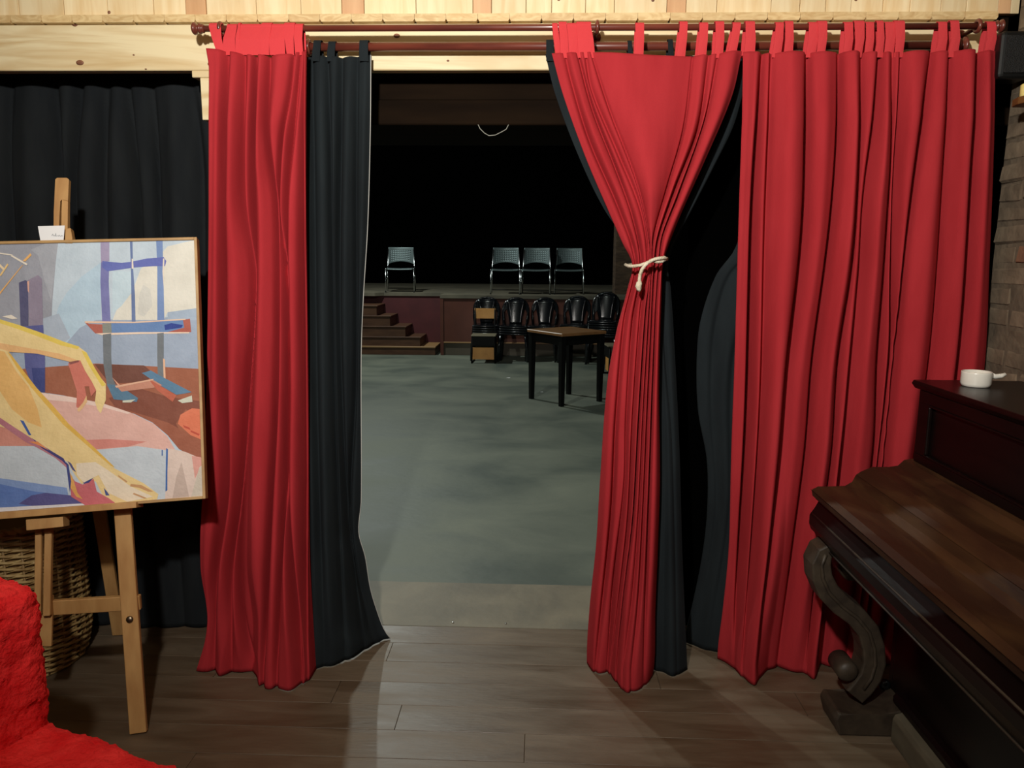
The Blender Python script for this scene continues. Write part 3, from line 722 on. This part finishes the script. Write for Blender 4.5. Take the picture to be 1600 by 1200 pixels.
A((122, 82, 72), (148, 569), (225, 571), (236, 580), (232, 596), (172, 600), (160, 585))
A((140, 88, 74), (215, 606), (262, 620), (322, 628), (322, 650), (290, 640), (275, 662), (288, 684), (322, 690), (322, 716), (275, 694), (250, 665), (215, 648), (180, 636), (170, 622))
A((165, 104, 84), (196, 640), (262, 660), (322, 692), (322, 722), (280, 702), (262, 680), (238, 660))
A((226, 132, 102), (278, 662), (282, 648), (300, 638), (322, 640), (322, 690), (298, 680))
A((196, 92, 76), (286, 664), (296, 668), (298, 672), (288, 668)); A((196, 92, 76), (298, 672), (312, 678), (311, 681), (298, 675))
# painted easel
A((165, 156, 186), (157, 372), (171, 372), (171, 408), (158, 412))
A((128, 130, 182), (158, 410), (171, 410), (170, 440), (173, 504), (160, 506), (157, 440))
A((128, 152, 198), (244, 372), (254, 372), (255, 410), (257, 504), (246, 504), (246, 420))
A((112, 130, 172), (203, 372), (207, 372), (208, 418), (211, 460), (212, 504), (206, 504), (205, 430))
A((108, 118, 186), (160, 408), (190, 411), (206, 409), (230, 404), (256, 402), (260, 408), (258, 416), (240, 416), (210, 418), (190, 421), (168, 424), (160, 418))
A((232, 222, 210), (206, 404), (208, 405), (209, 420), (206, 420))
A((232, 222, 210), (255, 404), (257, 404), (256, 450), (254, 425))
A((112, 142, 190), (160, 506), (225, 503), (288, 499), (292, 519), (220, 520), (160, 522))
A((178, 104, 92), (132, 503), (140, 506), (160, 507), (162, 522), (149, 521))
A((178, 104, 92), (286, 500), (297, 498), (299, 519), (262, 519), (288, 512))
A((62, 78, 152), (257, 508), (268, 505), (286, 508), (284, 512), (258, 516))
A((140, 144, 138), (160, 506), (174, 505), (175, 521), (161, 522))
A((232, 200, 176), (133, 502), (210, 503), (290, 498), (290, 500), (210, 505), (133, 505))
A((236, 214, 196), (150, 521), (220, 519), (296, 519), (296, 521), (220, 522), (160, 524))
A((122, 128, 134), (161, 523), (174, 521), (174, 555), (176, 590), (186, 612), (168, 604), (162, 570))
A((122, 128, 134), (246, 521), (256, 520), (256, 560), (258, 592), (247, 594), (246, 560))
A((236, 190, 160), (255, 560), (258, 562), (259, 592), (256, 592))
A((100, 134, 160), (167, 600), (186, 602), (216, 622), (214, 628), (178, 624))
A((102, 138, 168), (222, 583), (236, 579), (252, 588), (300, 613), (276, 617), (250, 602))
A((206, 150, 130), (182, 603), (240, 594), (254, 602), (240, 606), (190, 612))
A((196, 112, 92), (232, 592), (246, 600), (276, 618), (270, 628), (246, 610))
A((210, 212, 196), (278, 626), (300, 618), (301, 628), (285, 630)); A((210, 212, 196), (192, 626), (212, 624), (205, 629), (192, 629))
A((232, 176, 150), (172, 584), (176, 590), (188, 602), (185, 603)); A((232, 186, 160), (180, 603), (240, 592), (240, 594), (182, 606))
# dark post, orange lines
A((92, 92, 124), (30, 442), (40, 438), (45, 440), (45, 512), (33, 516))
A((150, 141, 160), (44, 438), (60, 430), (66, 436), (68, 516), (46, 520))
A((226, 176, 160), (43, 440), (46, 439), (46, 458), (44, 455))
A((100, 104, 158), (36, 510), (68, 508), (71, 560), (71, 613), (54, 612), (40, 575))
A((76, 84, 140), (50, 575), (71, 575), (71, 613), (54, 612))
A((236, 184, 118), (-4, 462), (34, 416), (37, 414), (10, 448), (-4, 466)); A((236, 184, 118), (36, 408), (48, 396), (50, 399), (40, 409))
A((234, 226, 212), (0, 395), (20, 398), (20, 400), (0, 397)); A((234, 200, 140), (0, 430), (12, 412), (14, 414), (2, 432))
A((234, 226, 212), (4, 495), (18, 492), (28, 498), (20, 499)); A((234, 226, 212), (18, 398), (44, 413), (42, 415), (18, 401)); A((234, 214, 180), (0, 412), (8, 420), (6, 423), (-2, 415))
# table with pink cloth
A((230, 186, 176), (40, 612), (60, 613), (110, 620), (160, 630), (205, 645), (240, 662), (262, 682), (276, 706), (200, 708), (100, 710), (-300, 710), (-300, 640), (0, 640))
A((242, 216, 206), (60, 613), (110, 620), (160, 630), (205, 645), (200, 647), (160, 636), (110, 628), (66, 624))
A((220, 148, 138), (125, 688), (170, 686), (230, 690), (200, 698), (150, 702), (130, 696))
A((216, 150, 136), (-300, 640), (10, 660), (40, 684), (60, 700), (-300, 702))
A((204, 214, 224), (-300, 700), (0, 697), (60, 697), (150, 703), (215, 697), (264, 704), (264, 790), (-300, 900))
A((140, 166, 216), (-300, 745), (0, 747), (105, 762), (108, 776), (-300, 770)); A((106, 136, 202), (-300, 758), (0, 756), (55, 768), (112, 774), (110, 792), (-300, 815))
A((98, 96, 152), (30, 787), (50, 774), (72, 770), (112, 774), (135, 788), (60, 792)); A((226, 226, 234), (-300, 806), (0, 793), (140, 786), (150, 800), (-300, 850))
A((228, 208, 198), (262, 700), (290, 706), (318, 718), (330, 725), (330, 790), (258, 790))
A((204, 184, 174), (284, 722), (288, 740), (296, 776), (270, 778), (276, 745)); A((226, 168, 158), (300, 712), (322, 716), (314, 730), (305, 748)); A((214, 204, 190), (312, 730), (324, 722), (324, 785), (298, 780))
A((72, 112, 178), (260, 700), (263, 702), (262, 740), (262, 766), (259, 768)); A((92, 122, 178), (253, 703), (255, 703), (255, 712), (253, 712))
# arm
A((241, 216, 158), (-300, 440), (0, 500), (30, 509), (62, 520), (100, 535), (125, 543), (136, 551), (146, 570), (156, 588), (166, 600), (166, 625), (158, 646), (153, 640), (149, 628), (151, 612), (144, 596), (132, 580), (125, 566), (100, 561), (60, 552), (0, 548), (-300, 560))
A((234, 208, 104), (-100, 478), (0, 499), (30, 508), (62, 519), (100, 534), (125, 542), (122, 546), (96, 540), (60, 526), (30, 515), (0, 505), (-100, 485))
A((236, 190, 136), (0, 536), (50, 545), (95, 553), (124, 564), (120, 568), (95, 562), (60, 553), (0, 549))
A((214, 130, 116), (107, 568), (126, 563), (134, 580), (144, 596), (151, 610), (143, 620), (140, 604), (133, 604), (136, 620), (126, 640), (120, 636), (121, 612), (114, 590))
A((236, 196, 148), (121, 640), (130, 630), (136, 618), (137, 628), (130, 638), (124, 644))
A((150, 96, 92), (108, 566), (124, 563), (124, 566), (110, 570))
A((234, 208, 104), (128, 548), (136, 551), (148, 574), (158, 590), (166, 602), (160, 604), (150, 588), (140, 572))
# leg
A((240, 214, 156), (-300, 480), (0, 545), (14, 549), (34, 578), (55, 605), (80, 632), (105, 662), (150, 703), (180, 732), (225, 755), (248, 772), (246, 780), (180, 788), (160, 772), (150, 752), (128, 756), (118, 742), (106, 722), (60, 690), (25, 672), (-300, 600))
A((238, 192, 124), (0, 548), (8, 550), (26, 580), (46, 605), (60, 640), (66, 668), (45, 660), (20, 640), (0, 610))
A((232, 190, 96), (12, 549), (18, 554), (58, 606), (82, 632), (108, 662), (150, 701), (180, 730), (174, 728), (146, 704), (100, 664), (74, 634), (50, 606), (28, 576))
A((190, 128, 142), (0, 652), (24, 668), (52, 686), (80, 704), (98, 716), (108, 732), (112, 756), (104, 730), (88, 716), (60, 700), (40, 690), (0, 662))
A((208, 116, 124), (109, 740), (118, 752), (130, 757), (147, 748), (152, 768), (170, 778), (184, 788), (135, 790), (112, 776))
A((232, 176, 104), (108, 735), (114, 745), (122, 770), (130, 780), (120, 776), (110, 760)); A((70, 80, 140), (104, 722), (108, 726), (112, 752), (110, 770), (107, 748))
A((76, 104, 172), (32, 656), (38, 658), (50, 680), (46, 680)); A((80, 76, 130), (50, 684), (70, 698), (100, 716), (108, 730), (98, 720), (66, 700))
A((70, 80, 140), (130, 752), (138, 750), (156, 736), (140, 754), (132, 756)); A((78, 92, 150), (163, 762), (168, 768), (172, 774), (166, 774)); A((92, 92, 140), (106, 720), (112, 724), (120, 738), (114, 734))
A((240, 226, 204), (120, 724), (150, 722), (170, 735), (205, 760), (240, 776), (200, 784), (170, 770), (155, 742), (132, 754), (121, 742))
A((206, 160, 116), (185, 742), (200, 752), (198, 754), (186, 745)); A((206, 160, 116), (205, 756), (222, 758), (240, 768), (232, 768), (218, 762), (204, 760)); A((206, 160, 116), (210, 770), (230, 778), (226, 779), (208, 772))
A((232, 150, 96), (46, 690), (60, 690), (78, 704), (62, 696))
cols = []; V = []; F = []; MI = []
gset = {}
for k, (c_, poly) in enumerate(ART):
    if c_ not in gset:
        gset[c_] = len(cols); cols.append(mat('paint_%d' % len(cols), c_, .7, tuple(max(0, x-9) for x in c_), 18, (1, 1, 1), 3, bump=.25, bscale=90, spec=.2))
    # clip to canvas by Sutherland-Hodgman in (s, t)
    st = [((p-PO).dot(PU), (p-PO).dot(PV)) for p in (PP(*q) for q in poly)]
    for ax, lim, sg in ((0, fw, 1), (0, PW-fw, -1), (1, fw, 1), (1, PH-fw, -1)):
        out = []
        for i in range(len(st)):
            a_ = st[i-1]; b_ = st[i]; ia = sg*(a_[ax]-lim) >= 0; ib = sg*(b_[ax]-lim) >= 0
            if ia != ib:
                t = (lim-a_[ax])/(b_[ax]-a_[ax]); out.append((a_[0]+(b_[0]-a_[0])*t, a_[1]+(b_[1]-a_[1])*t))
            if ib: out.append(b_)
        st = out
        if not st: break
    if len(st) < 3: continue
    base = len(V); lift = .0004+k*.00005
    V += [PO+PU*s+PV*t+PN*lift for s, t in st]
    for tri in tessellate_polygon([[Vector((s, t, 0)) for s, t in st]]):
        a_, b_, c3 = [V[base+i] for i in tri]
        F.append(tuple(base+i for i in (tri if (b_-a_).cross(c3-a_).dot(PN) > 0 else tri[::-1]))); MI.append(gset[c_])
pyd('picture', V, F, cols, pt, False, MI)

# card on top of the painting
cardc = [PP(60, 354, .0), PP(102, 353, .0), PP(100, 376, .0), PP(64, 377, .0)]
card = thing('card', 'small white card with handwriting standing on top of the painting', 'card', cardc[3])
prism('paper', [p+PN*.004 for p in cardc], -PN*.0012, PAPER, card)
wr_ = [(82, 369), (83.5, 366), (84.5, 369.5), (86, 368), (87, 370), (88, 365), (89, 370), (91, 368.5), (92, 370), (93.5, 368), (95, 370), (97, 369), (99, 369.5)]
tube('handwriting', [PP(*a_, 0)+PN*.0046 for a_ in wr_], .0006, INK, card, 5)

# ================================================================== EASEL
tl = PP(68, 800, .03)
ez = thing('easel', 'pale beech studio easel carrying the painting', 'easel', (tl.x, tl.y, 0))
def pbar(name, a, b, w, t, off, m=EASEL, par=ez):
    A0 = PP(*a, off); B0 = PP(*b, off); return bar(name, A0, B0, w, t, m, par, .002, PU)
# mast, slotted at its top
def plate(name, poly, off, th, par=ez, m=EASEL, bev=.0015):
    return prism(name, [PP(*q, off) for q in poly], -PN*th, m, par, bev)
plate('mast', [(86, 280), (89, 277.5), (104, 277.5), (107.5, 280), (106, 314), (96.5, 311), (93.5, 314), (92, 356), (90, 400), (83, 400), (84, 330)], .036, .02)
plate('mast', [(96.5, 311.5), (106, 314), (105.5, 356), (104, 400), (94, 400), (95.8, 356), (96.2, 330)], .036, .02)
pbar('mast_lower', (95, 390), (74, 800), .05, .02, .046)
plate('top_clamp', [(102, 357), (110, 356), (113, 372), (113, 380), (101, 380)], -.004, .028)
pbar('mast_rail', (61.5, 812), (60, 960), .019, .018, .045); pbar('mast_rail', (77, 812), (74, 962), .021, .018, .045)
plate('mast_web', [(58, 930), (82, 930), (80, 1010), (56, 1010)], .058, .012)
plate('tray_block', [(40, 812), (98, 807.5), (99, 823), (41, 829)], -.018, .05)
tr = plate('tray', [(-210, 817), (212, 784.5), (213, 793.5), (-210, 829)], -.030, .075)
# legs
legtop = PP(192, 792, .04); legbot = fl(217, 1146); legbot.z = .004
lg = bar('leg', legtop+(legtop-legbot)*.35, legbot, .050, .02, EASEL, ez, .002, PU)
mid = PP(68, 792, .04)
lt = Vector((2*mid.x-legtop.x, 0, legtop.z)); lt.y = mid.y-(legtop.y-mid.y)
lb = fl(-82, 1172); lb.z = .004
bar('leg', lt+(lt-lb)*.35, lb, .05, .02, EASEL, ez, .002, PU)
cr = lambda px, py: legtop+(legbot-legtop)*((py-800)/345.0)
t_ = (948-800)/345.0; cA = legtop+(legbot-legtop)*t_; cB = lt+(lb-lt)*t_
bar('cross_bar', cA-PN*.012+(cA-cB)*.06, cB-PN*.012, .048, .018, EASEL, ez, .002, (0, 0, 1))
q = legtop+(legbot-legtop)*((972-800)/345.0)+PN*.010
lathe('bolt', [(0, .011), (.003, .011), (.006, .007)], q, PN, mat('bolt_metal', (130, 118, 100), .35, metal=1), ez, 14)
bb = fl(186, 992); bb.z = .004; bt = at(118, 560, 2.60)
bar('back_leg', bt, bb, .045, .02, EASEL, ez, .002, PU)

# ================================================================== WICKER HAMPER
bc = Vector((-1.905, 2.60, 0)); br = .215; bh = at(30, 820, 2.5).z
bk = thing('laundry_basket', 'tall round wicker basket standing behind the easel', 'basket', bc)
def brad(z): return br*(.90+.14*min(1, z/ .12)**.7 if z < .12 else 1.04-.02*sin((z-.12)/bh*3))
lathe('liner', [(0.004, brad(0)-.012)]+[(k*bh/10, brad(k*bh/10)-.011) for k in range(1, 11)]+[(bh, brad(bh)-.02), (.02, .12), (.02, 0)], bc, (0, 0, 1), WICKD, bk, 40)
NS = 26; nb = 0; rows = int(bh/.0115)
bm = bmesh.new()
for r_ in range(rows):
    z0 = .012+r_*.0115; pts_ = []
    for k in range(NS*4):
        a_ = 2*pi*k/(NS*4); ph_ = (r_ % 2)*pi
        rr_ = brad(z0)+.0055*sin(a_*NS/2*1+ph_)
        pts_.append(bc+Vector((cos(a_)*rr_, sin(a_)*rr_, z0+.004*sin(a_*NS/2+ph_+1.2))))
    add_tube(bm, pts_, .0054, 5, True)
o = bmobj('woven_strands', bm, WICK, bk, True); o['kind'] = 'stuff'
for k in range(NS):
    a_ = 2*pi*(k+.5)/NS
    tube('stake', [bc+Vector((cos(a_)*brad(z_), sin(a_)*brad(z_), z_)) for z_ in (.008, .05, .12, bh*.5, bh)], .0045, WICKD, bk, 5)
for off_, ph_ in ((0, 0), (.012, pi)):
    tube('rim', [bc+Vector((cos(2*pi*k/96)*(brad(bh)+.008*sin(2*pi*k/96*24+ph_)), sin(2*pi*k/96)*(brad(bh)+.008*sin(2*pi*k/96*24+ph_)), bh+.004+.006*cos(2*pi*k/96*24+ph_))) for k in range(96)], .008, WICK, bk, 6, True)
tube('foot_ring', [bc+Vector((cos(2*pi*k/48)*brad(0), sin(2*pi*k/48)*brad(0), .008)) for k in range(48)], .008, WICK, bk, 6, True)

# ================================================================== RED PLUSH CHAIR
ang = radians(-22); P0 = Vector((-1.115, 1.607, 0))
ac = thing('armchair', 'low armless chair covered in shaggy bright red plush, cropped at the corner', 'armchair', P0+Vector((.05, -.3, 0)), ang)
def plush(name, lo, hi, n, rad, amp, sd):
    """rounded block in chair coordinates with tufted pile; x = forwards, y = away"""
    bm = bmesh.new(); bmesh.ops.create_cube(bm, size=2)
    bmesh.ops.subdivide_edges(bm, edges=bm.edges, cuts=n, use_grid_fill=True)
    lo = Vector(lo); hi = Vector(hi); c_ = (lo+hi)/2; h = (hi-lo)/2
    for v in bm.verts:
        p = Vector((v.co.x*h.x, v.co.y*h.y, v.co.z*h.z)); core = Vector([max(-h[i]+rad, min(h[i]-rad, p[i])) for i in range(3)])
        d = p-core; dn = d.normalized() if d.length > 1e-6 else Vector((0, 0, 1))
        q = core+dn*rad if d.length > 1e-6 else p
        w_ = q+c_
        q = q+dn*(amp*.5*noise.noise(w_*9+Vector((sd, 0, 0)))+amp*.6*noise.noise(w_*26)+amp*.7*abs(noise.noise(w_*60))+amp*.5*noise.noise(w_*110))
        v.co = q+c_
        if v.co.z < .005: v.co.z = .005
    M = Matrix.Translation(P0) @ Matrix.Rotation(ang, 4, 'Z')
    for v in bm.verts: v.co = M @ v.co
    return bmobj(name, bm, FUR, ac, True)
plush('backrest', (-.20, -.62, .30), (-.0, -.0, .765), 56, .05, .012, 1)
plush('seat', (-.20, -.62, .05), (.56, .0, .425), 70, .04, .009, 5)
for dx, dy in ((-.16, -.04), (.50, -.04), (-.16, -.56), (.50, -.56)):
    M = Matrix.Translation(P0) @ Matrix.Rotation(ang, 4, 'Z'); box('leg', (dx-.02, dy-.02, 0), (dx+.02, dy+.02, .09), TABL, ac, .002, M)

# ================================================================== HALL
ZS = .915
YS = 11.62; YS2 = 12.2
xs0 = at(688, 500, YS).x; xsl = at(577, 500, YS).x
st = struct(pyd('stage', [], [], MAROON)); bpy.data.objects.remove(st)
stg = thing('stage', 'raised stage with a maroon front and a grey top at the back of the hall', 'stage', (.5, 13, 0))
prism('deck', [(xs0, YS-.02, ZS-.05), (xs0, YS2-.02, ZS-.05), (xsl+.12, YS2-.02, ZS-.05), (xsl, YS2-.15, ZS-.05), (-6.9, YS2-.15, ZS-.05), (-6.9, 16.35, ZS-.05), (5.1, 16.35, ZS-.05), (5.1, YS-.02, ZS-.05)], (0, 0, .05), STAGEF, stg)
box('front_panel', (xs0, YS, .18), (1.45, YS2+.3, ZS-.05), STBROWN, stg); box('front_panel', (1.452, YS, .18), (5.1, YS2+.3, ZS-.05), MAROON, stg)
box('recessed_panel', (-6.9, YS2, 0), (xs0, YS2+.3, ZS-.05), MAROON, stg)
box('trim_rail', (xs0+.05, YS-.012, .185), (5.1, YS+.002, .205), TRIMW, stg, .002); box('corner_trim', (xs0, YS-.014, .0), (xs0+.05, YS+.01, ZS-.05), STBROWN, stg, .002)
box('kick_board', (xs0+.05, YS+.015, 0), (5.1, YS2, .18), BASEB, stg)
# stairs
sr = thing('staircase', 'brown wooden steps rising to the left along the stage front', 'stairs', (at(610, 550, 11.6).x, 11.9, 0))
YA = 11.6; YBk = 12.19
xb1 = at(680, 548, YA).x
box('base_step', (-6.0, YA-.0, -.003), (xb1, YBk, .125), STEPW, sr, .004); box('nosing', (-6.0, YA-.012, .105), (xb1+.006, YBk, .128), TRIMW, sr, .003)
steps = [(at(656, 530, YA).x, .135, .272), (at(633, 515, YA).x, .272, .432), (at(609, 500, YA).x, .432, .592), (at(588, 484, YA).x, .592, .745)]
for x1, z0, z1_ in steps:
    s_ = box('step', (-6.0, YA+.02, z0-.008), (x1, YBk, z1_-.018), STEPW, sr, .003)
    box('tread', (-6.0, YA+.008, z1_-.018), (x1+.018, YBk, z1_), STEPW, s_, .003)
# brick pillar
pw = struct(box('wall_pillar', (at(962, 430, 12.2).x, 12.25, ZS), (at(1010, 430, 12.2).x, 12.7, 4.5), mat('pillar_brick', (92, 72, 54), .9, (66, 50, 38), 6, (1, 1, 4), 4, bump=.6, bscale=10)))
tag(pw, 'brown brick pillar on the stage behind the tied curtain')

# stage chairs
def stage_chair():
    t = thing('stacking_chair', 'x', 'chair')
    Wc, Dc, Hs, Hb = .225, .21, .385, .715
    for sx in (-1, 1):
        tube('leg', [(sx*Wc, -Dc-.01, 0), (sx*(Wc-.004), -Dc+.01, Hs-.01)], .0095, CHROME, t, 8)
        tube('leg', [(sx*Wc, Dc+.02, 0), (sx*(Wc-.004), Dc-.03, Hs-.01)], .0095, CHROME, t, 8)
        tube('side_frame', [(sx*(Wc-.004), -Dc+.01, Hs-.012), (sx*(Wc-.004), Dc-.03, Hs-.012), (sx*(Wc-.012), Dc+.01, Hs+.05), (sx*(Wc-.022), Dc+.04, Hb-.03)], .0095, CHROME, t, 8)
        tube('foot_glide', [(sx*Wc, -Dc-.01, 0), (sx*Wc, -Dc-.01, .012)], .013, BLKP, t, 8)
    tube('brace', [(-Wc, Dc+.01, .05), (Wc, Dc+.01, .05)], .007, TABL, t, 6)
    # seat
    v = []; f = []; nx, ny = 14, 10
    for j in range(ny+1):
        for i in range(nx+1):
            x_ = (i/nx*2-1)*(Wc-.012); y_ = -Dc+(2*Dc-.03)*j/ny; v.append((x_, y_, Hs-.008*(1-(i/nx*2-1)**2)-.012*(1-j/ny)**3))
    f = [(j*(nx+1)+i, j*(nx+1)+i+1, (j+1)*(nx+1)+i+1, (j+1)*(nx+1)+i) for j in range(ny) for i in range(nx)]
    o = pyd('seat', v, f, CHPLATE, t, True); s = o.modifiers.new('thickness', 'SOLIDIFY'); s.thickness = .012
    # back: perforated plate with arched lower edge
    nx, ny = 43, 25; v = []; f = []
    for j in range(ny+1):
        for i in range(nx+1):
            u_ = i/nx*2-1; lo_ = Hs+.055+.045*(1-u_*u_)**.9; z_ = lo_+(Hb-lo_)*j/ny
            v.append((u_*(Wc-.022), Dc+.008+.035*(z_-Hs)/(Hb-Hs)+.035*(1-u_*u_), z_))
    for j in range(ny):
        for i in range(nx):
            hole = 2 < i < nx-3 and 3 < j < ny-3 and i % 3 == 1 and j % 3 == 1
            if not hole: f.append((j*(nx+1)+i, j*(nx+1)+i+1, (j+1)*(nx+1)+i+1, (j+1)*(nx+1)+i))
    o = pyd('backrest', v, f, CHPLATE, t, True); s = o.modifiers.new('thickness', 'SOLIDIFY'); s.thickness = .006
    return t
ch0 = stage_chair()
labs = ['grey perforated metal chair standing alone at the left of the stage', 'leftmost of the three grey metal chairs close together on the stage',
        'middle one of the three grey metal chairs close together on the stage', 'rightmost grey metal chair on the stage, with legs in shade']
for i, (px, rz) in enumerate(((626, .12), (790, .02), (837.5, -.04), (889.5, -.03))):
    p = at(px, 440, 12.46 if i == 0 else 12.15); o = ch0 if i == 0 else copy_tree(ch0)
    o.location = (p.x, 12.46 if i == 0 else (12.14 if i < 3 else 12.25), ZS); o.rotation_euler = (0, 0, rz); o['label'] = labs[i]; o['group'] = 'grey metal chairs on the stage'

# black plastic chairs in stacks
def plastic_chair():
    t = thing('plastic_chair', 'x', 'chair')
    for sx in (-1, 1):
        for y0, y1_ in ((-.22, -.18), (.20, .16)):
            bm = bmesh.new(); add_tube(bm, [(sx*.215, y0, 0), (sx*.195, (y0+y1_)/2, .22), (sx*.175, y1_, .40)], lambda i: (.016, .019, .022)[i], 6); bmobj('leg', bm, BLKP, t, True)
    bm = bmesh.new(); add_box(bm, (-.20, -.21, .385), (.20, .20, .415), .014, None, 2); bmobj('seat', bm, BLKP, t, True)
    # back rim hoop and splat
    hoop = []
    for k in range(17):
        a_ = pi*k/16; w_ = .19; x_ = w_*cos(a_); z_ = .60+.19*sin(a_)**.8
        hoop.append((x_, .21+.06*(z_-.4)/.4+.03*sin(a_), z_))
    hoop = [(.165, .19, .40), (.172, .205, .50)]+hoop+[(-.172, .205, .50), (-.165, .19, .40)]
    bm = bmesh.new(); add_tube(bm, hoop, .016, 6); bmobj('back_rim', bm, BLKP, t, True)
    v = []; f = []; nx, ny = 8, 8
    for j in range(ny+1):
        s_ = j/ny; z_ = .40+.36*s_; w_ = .085+.06*s_**2
        for i in range(nx+1):
            u_ = i/nx*2-1; v.append((u_*w_, .20+.06*(z_-.4)/.4+.04*(1-(u_*w_/.19)**2)-.01, z_+.015*(1-u_*u_)*s_))
    f = [(j*(nx+1)+i, j*(nx+1)+i+1, (j+1)*(nx+1)+i+1, (j+1)*(nx+1)+i) for j in range(ny) for i in range(nx)]
    o = pyd('back_splat', v, f, BLKP, t, True); s = o.modifiers.new('thickness', 'SOLIDIFY'); s.thickness = .012
    return t
pc0 = plastic_chair(); used = False
names = ['the leftmost stack behind the plywood chair', 'the second stack from the left', 'the middle stack of five', 'the second stack from the right', 'the tallest stack beside the curtain']
pos_ = ['bottom', 'second lowest', 'third from the bottom', 'fourth from the bottom', 'fifth from the bottom', 'sixth from the bottom', 'seventh from the bottom']
short = ['hidden left stack', 'open second stack', 'middle stack', 'fourth stack', 'tallest right stack']
for si, (px, n_, yy_, rz) in enumerate(((759, 4, 11.25, .05), (803, 4, 11.15, -.05), (848, 4, 11.2, -.12), (899, 5, 11.1, -.15), (944, 7, 10.95, -.2))):
    p = at(px, 520, yy_-.1)
    for k in range(n_):
        if not used: o = pc0; used = True
        else: o = copy_tree(pc0)
        o.location = (p.x, yy_+.004*k, -.004+.033*k); o.rotation_euler = (0, 0, rz)
        where = 'topmost' if k == n_-1 else pos_[k]
        o['label'] = 'black plastic chair, %s in %s' % (where, names[si]); o['group'] = 'stacked black plastic chairs'

# wooden backed chair in front of the left stack, and the one by the curtain
def wood_chair():
    t = thing('wooden_backed_chair', 'x', 'chair')
    for sx in (-1, 1):
        tube('leg', [(sx*.165, -.17, 0), (sx*.155, -.16, .38)], .011, TABL, t, 8)
        tube('leg', [(sx*.155, .18, 0), (sx*.145, .14, .40), (sx*.140, .18, .78)], .011, TABL, t, 8)
        tube('foot_rail', [(sx*.165, -.17, .012), (sx*.155, .18, .012)], .011, TABL, t, 8)
    box('seat', (-.175, -.19, .385), (.175, .17, .402), mat('worn_seat', (120, 112, 92), .5), t, .004)
    box('apron', (-.16, -.175, .25), (.16, -.160, .384), TABL, t, .003)
    prism('backrest', [(-.135, .165, .61), (.135, .165, .61), (.155, .168, .755), (-.155, .168, .755)], (0, .016, 0), PLY, t, .003)
    box('lower_panel', (-.155, -.150, .055), (.155, -.138, .225), PLY, t, .003)
    return t
w0 = wood_chair(); p = at(756, 520, 10.85); w0.location = (p.x, 10.92, -.004)
w0['label'] = 'small black framed chair with plywood back in front of the leftmost chair stack'; w0['group'] = 'plywood and black frame chairs'
w1 = copy_tree(w0); p = at(968, 560, 9.8); w1.location = (p.x, 9.8, -.004); w1.rotation_euler = (0, 0, -1.45)
w1['label'] = 'plywood and black chair half hidden by the tied curtain beside the table'

# square table
tb = thing('table', 'square table with brown wooden top and black legs in the hall', 'table', (.285, 8.03, -.004))
M = Matrix.Translation((.285, 8.03, -.004)) @ Matrix.Rotation(radians(37), 4, 'Z')
box('tabletop', (-.295, -.295, .715), (.295, .295, .745), TABT, tb, .004, M)
for a_ in (-1, 1):
    box('apron', (-.25, a_*.255-.009, .62), (.25, a_*.255+.009, .715), TABL, tb, .001, M); box('apron', (a_*.255-.009, -.25, .62), (a_*.255+.009, .25, .715), TABL, tb, .001, M)
    for b_ in (-1, 1):
        v = [M @ Vector((a_*.255+sx*w_, b_*.255+sy*w_, z_)) for z_, w_ in ((0, .021), (.715, .029)) for sx, sy in ((-1, -1), (1, -1), (1, 1), (-1, 1))]
        pyd('leg', v, [(3, 2, 1, 0), (4, 5, 6, 7), (0, 1, 5, 4), (1, 2, 6, 5), (2, 3, 7, 6), (3, 0, 4, 7)], TABL, tb)

# loose cable under the rear lintel, scraps on the hall floor
cp_ = [(744, 188), (750, 201), (757, 208), (764, 212), (774, 211), (784, 206), (791, 202), (798, 188)]
cb = tube('cable', [at(*q_, 2.889) for q_ in cp_], .0016, WIRE, None, 6); tag(cb, 'thin white cable looping below the dark lintel', 'cable')
for (px, py, r_) in ((795, 590, .022), (847, 612, .014)):
    p = fl(px, py); rr = [.9, 1.3, 1, 1.4, .8, 1.1]
    o = prism('paper_scrap', [(cos(k)*r_*rr[k], sin(k)*r_*rr[k], 0) for k in range(6)], (0, 0, .002), PAPER); o.location = (p.x, p.y, -.0035)
    tag(o, 'tiny white scrap of paper on the hall floor, %s' % ('further from the table' if px < 800 else 'nearer to the table'), 'paper', 'paper scraps on the hall floor')
